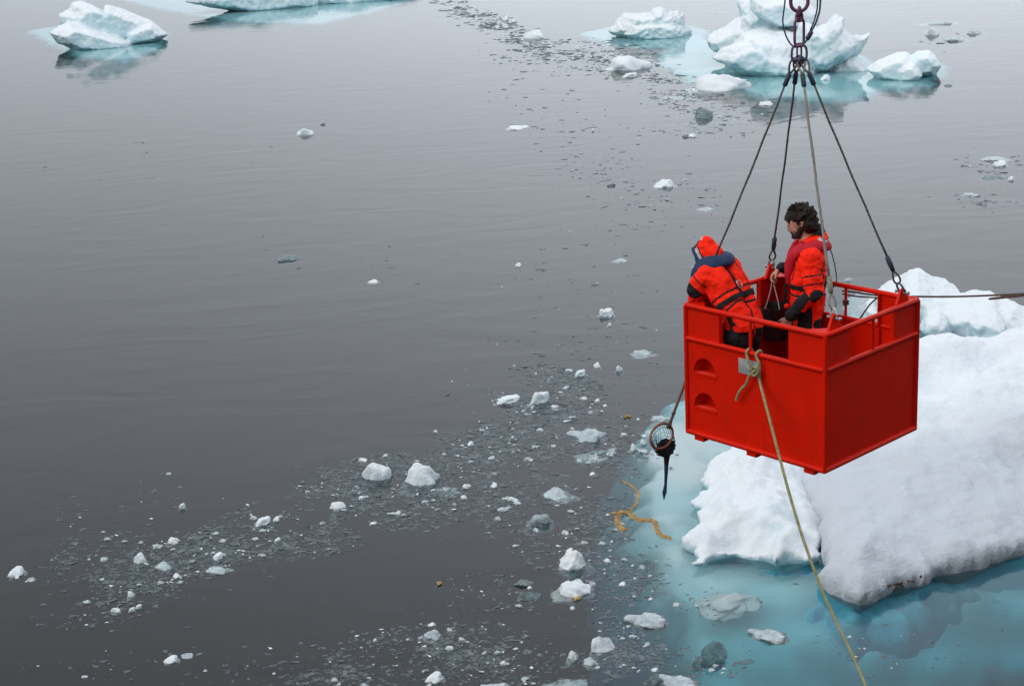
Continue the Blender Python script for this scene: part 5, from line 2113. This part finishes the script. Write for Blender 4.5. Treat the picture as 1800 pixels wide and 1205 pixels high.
dark, white = [], []
MARKS = [(738, 831, 'largest loose chunk'), (663, 827, 'pointed white chunk'), (1011, 980, 'domed white chunk'), (1006, 1028, 'long white slab'),
         (1064, 1130, 'knobbly white chunk'), (985, 862, 'oval grey ice lump'), (950, 900, 'tall pale sinking wedge'), (1030, 757, 'broad grey blue block'),
         (894, 699, 'wet tailed white wedge'), (948, 699, 'crumbly white cluster'), (1020, 655, 'chunk at the patch edge'), (463, 914, 'chunk with a companion'),
         (593, 887, 'chunk beside the pointed one'), (304, 948, 'topmost lower left chunk'), (247, 981, 'leftmost lower left chunk'), (384, 985, 'crusted grey slab'),
         (230, 1043, 'lone lower left block'), (215, 1070, 'lower left white pair'), (302, 1156, 'lone lower left slab'), (30, 1002, 'slanted left edge chunk'),
         (758, 1110, 'grey melting lump'), (765, 1187, 'bottom middle chunk'), (880, 1203, 'bottom edge slab'), (1137, 1080, 'sparkling grey slab'), (1128, 905, 'golden rope'),
         (1165, 770, 'hand net'), (925, 1032, 'two dark clear blocks'), (940, 62, 'small far floe'), (1105, 112, 'flat far floe'), (1262, 144, 'long lumpy white floe'), (1235, 199, 'dark glassy wedge'),
         (1170, 322, 'lone floe by the wire'), (1256, 1143, 'dark upright clear block'), (1350, 1108, 'sparkling crusted lump'), (1142, 50, 'jagged white berg'), (820, 20, 'far trail head'), (600, 1190, 'bottom edge')]


def bit_label(px, py, white_):
    k = min(range(len(MARKS)), key=lambda i: math.hypot(px - MARKS[i][0], (py - MARKS[i][1]) * 1.4))
    dx, dy = px - MARKS[k][0], (py - MARKS[k][1]) * 1.4
    if abs(dx) > 2 * abs(dy):
        d = 'right of' if dx > 0 else 'left of'
    elif abs(dy) > 2 * abs(dx):
        d = 'below' if dy > 0 else 'above'
    else:
        d = ('below and ' if dy > 0 else 'above and ') + ('right of' if dx > 0 else 'left of')
    return math.hypot(dx, dy), ('small white ice bit ' if white_ else 'small grey ice bit ') + d + ' the ' + MARKS[k][2]


BITS = []
for b in BRASH:
    for _ in range(int(b[5] * (2.1 if b[1] > 600 else 1.25))):
        q = spot(b)
        if q:
            s = ppm(q[0])
            far = s < 75
            dark.append((q[0], size(s, 1.6, 12 if not far else 11, 3.6), 0.16))
    for _ in range(int(b[6] * 0.75)):
        q = spot(b)
        if q:
            white.append((q[0], size(ppm(q[0]), 1.0, 6.5, 2.8), 0.45))
    for _ in range(b[7]):
        q = spot(b)
        if q:
            far = 1 if q[2] < 400 else 0
            w = rnd.uniform(8, 17)
            kd = 'chunk' if rnd.random() < 0.42 else 'wet'
            o = put_ice('ice_bit', q[1], q[2], w, w * rnd.uniform(0.4, 0.65), kd, None, 'ice bit', ('small ice bits in the lower brash band', 'small ice bits in the far brash trail')[far])
            BITS.append((o, *bit_label(q[1], q[2], kd == 'chunk')))
bits_object('clear_brash_ice', dark, M['bits'], 'countless dark bits of clear brash ice drifting in bands on the water')
bits_object('white_brash_ice', white, M['chunk'], 'countless white crumbs of brash ice among the dark bits')
by = {}
for o, d, lab in BITS:
    by.setdefault(lab, []).append((d, o))
RANK = ['nearest ', 'second nearest ', 'third nearest ', 'fourth nearest ', 'fifth nearest ', 'sixth nearest ']
for lab, lst in by.items():
    lst.sort(key=lambda t: t[0])
    for k, (d, o) in enumerate(lst):
        o['label'] = lab if len(lst) == 1 else (RANK[k] + lab if k < len(RANK) else 'farther ' + lab)

# ------------------------------------------------------------------ golden frayed rope and weed in the water
fr_ = empty('frayed_rope', Wz(1110, 900))
bpy.context.view_layer.update()
tag(fr_, 'frayed golden rope floating at the edge of the turquoise water', 'rope')
def strands(bm, px, n, spread, r, z0=-.004):
    for k in range(n):
        off = rnd.uniform(-1, 1)
        pts = []
        for j, (a, b) in enumerate(px):
            pts.append(Wz(a + off * spread * rnd.uniform(.2, 1.2) + rnd.gauss(0, spread * .6), b + off * spread * .6 * rnd.uniform(.2, 1.2) + rnd.gauss(0, spread * .5), z0 + rnd.uniform(-.006, .014)))
        tube(bm, catmull(pts, 8), r * rnd.uniform(.6, 1.3), 5)
kid('thin_end', lambda bm: strands(bm, [(1094, 846), (1108, 853), (1119, 864), (1123, 876), (1117, 888), (1108, 897)], 9, 2.2, .0055), M['golden'], fr_)
kid('frayed_bundle', lambda bm: strands(bm, [(1078, 903), (1090, 900), (1103, 900), (1112, 908), (1126, 913), (1146, 914), (1153, 922), (1156, 934), (1166, 941), (1177, 945)], 30, 3.6, .0048), M['golden'], fr_)
kid('frayed_tuft', lambda bm: strands(bm, [(1086, 903), (1084, 912), (1086, 921), (1092, 928), (1100, 930)], 24, 4.0, .0048), M['golden'], fr_)
def scrap(px, py, w, label):
    c = Wz(px, py)
    s = ppm(c)
    def f(bm):
        for _ in range(9):
            a = c + Vector((rnd.uniform(-1, 1) * w / s / 2, rnd.uniform(-1, 1) * w / s / 2.5, .004))
            b = a + Vector((rnd.uniform(-1, 1) * w / s / 2, rnd.uniform(-1, 1) * w / s / 2, rnd.uniform(0, .012)))
            tube(bm, [a, (a + b) / 2 + Vector((0, 0, .008)), b], .012, 5)
    o = kid('weed_scrap', f, M['golden'], None)
    tag(o, label, 'seaweed')
scrap(773, 1026, 9, 'small orange brown weed scrap alone in the dark water at the lower middle')
scrap(1012, 1053, 12, 'orange brown weed scrap under the long white slab')
scrap(765, 1114, 9, 'orange brown weed scrap lying on the grey melting lump')
scrap(1104, 733, 9, 'orange brown weed scrap beside the hand net pole')
scrap(1148, 138, 6, 'tiny orange brown weed scrap in the far brash trail')
# brown weed frozen into the tip of the snow floe
dg = bpy.context.evaluated_depsgraph_get()
def on_ice(px, py):
    d = ray(px, py).normalized()
    hit = scn.ray_cast(dg, CAM, d)
    return hit[1] if hit[0] else Wz(px, py)
def dirt(bm):
    for px, py, w in ((1556, 1031, 8), (1563, 1029, 10), (1570, 1029, 8), (1576, 1028, 10), (1583, 1025, 8), (1586, 1031, 6), (1575, 1035, 7), (1571, 1037, 5), (1604, 1020, 5), (1619, 1013, 4), (1597, 1022, 4)):
        a = on_ice(px - w / 2, py + rnd.uniform(-3, 3))
        b = on_ice(px + w / 2, py + rnd.uniform(-4, 4))
        n = Vector((0, -.4, .9)).normalized() * .004
        if (a - b).length < .3:
            tube(bm, [a + n, (a + b) / 2 + n * 2.5, b + n], [.006, .014, .004], 5)
o = kid('brown_weed', dirt, M['weed'], None)
tag(o, 'dark brown weed stuck on the waterline of the snow floe tip', 'seaweed')
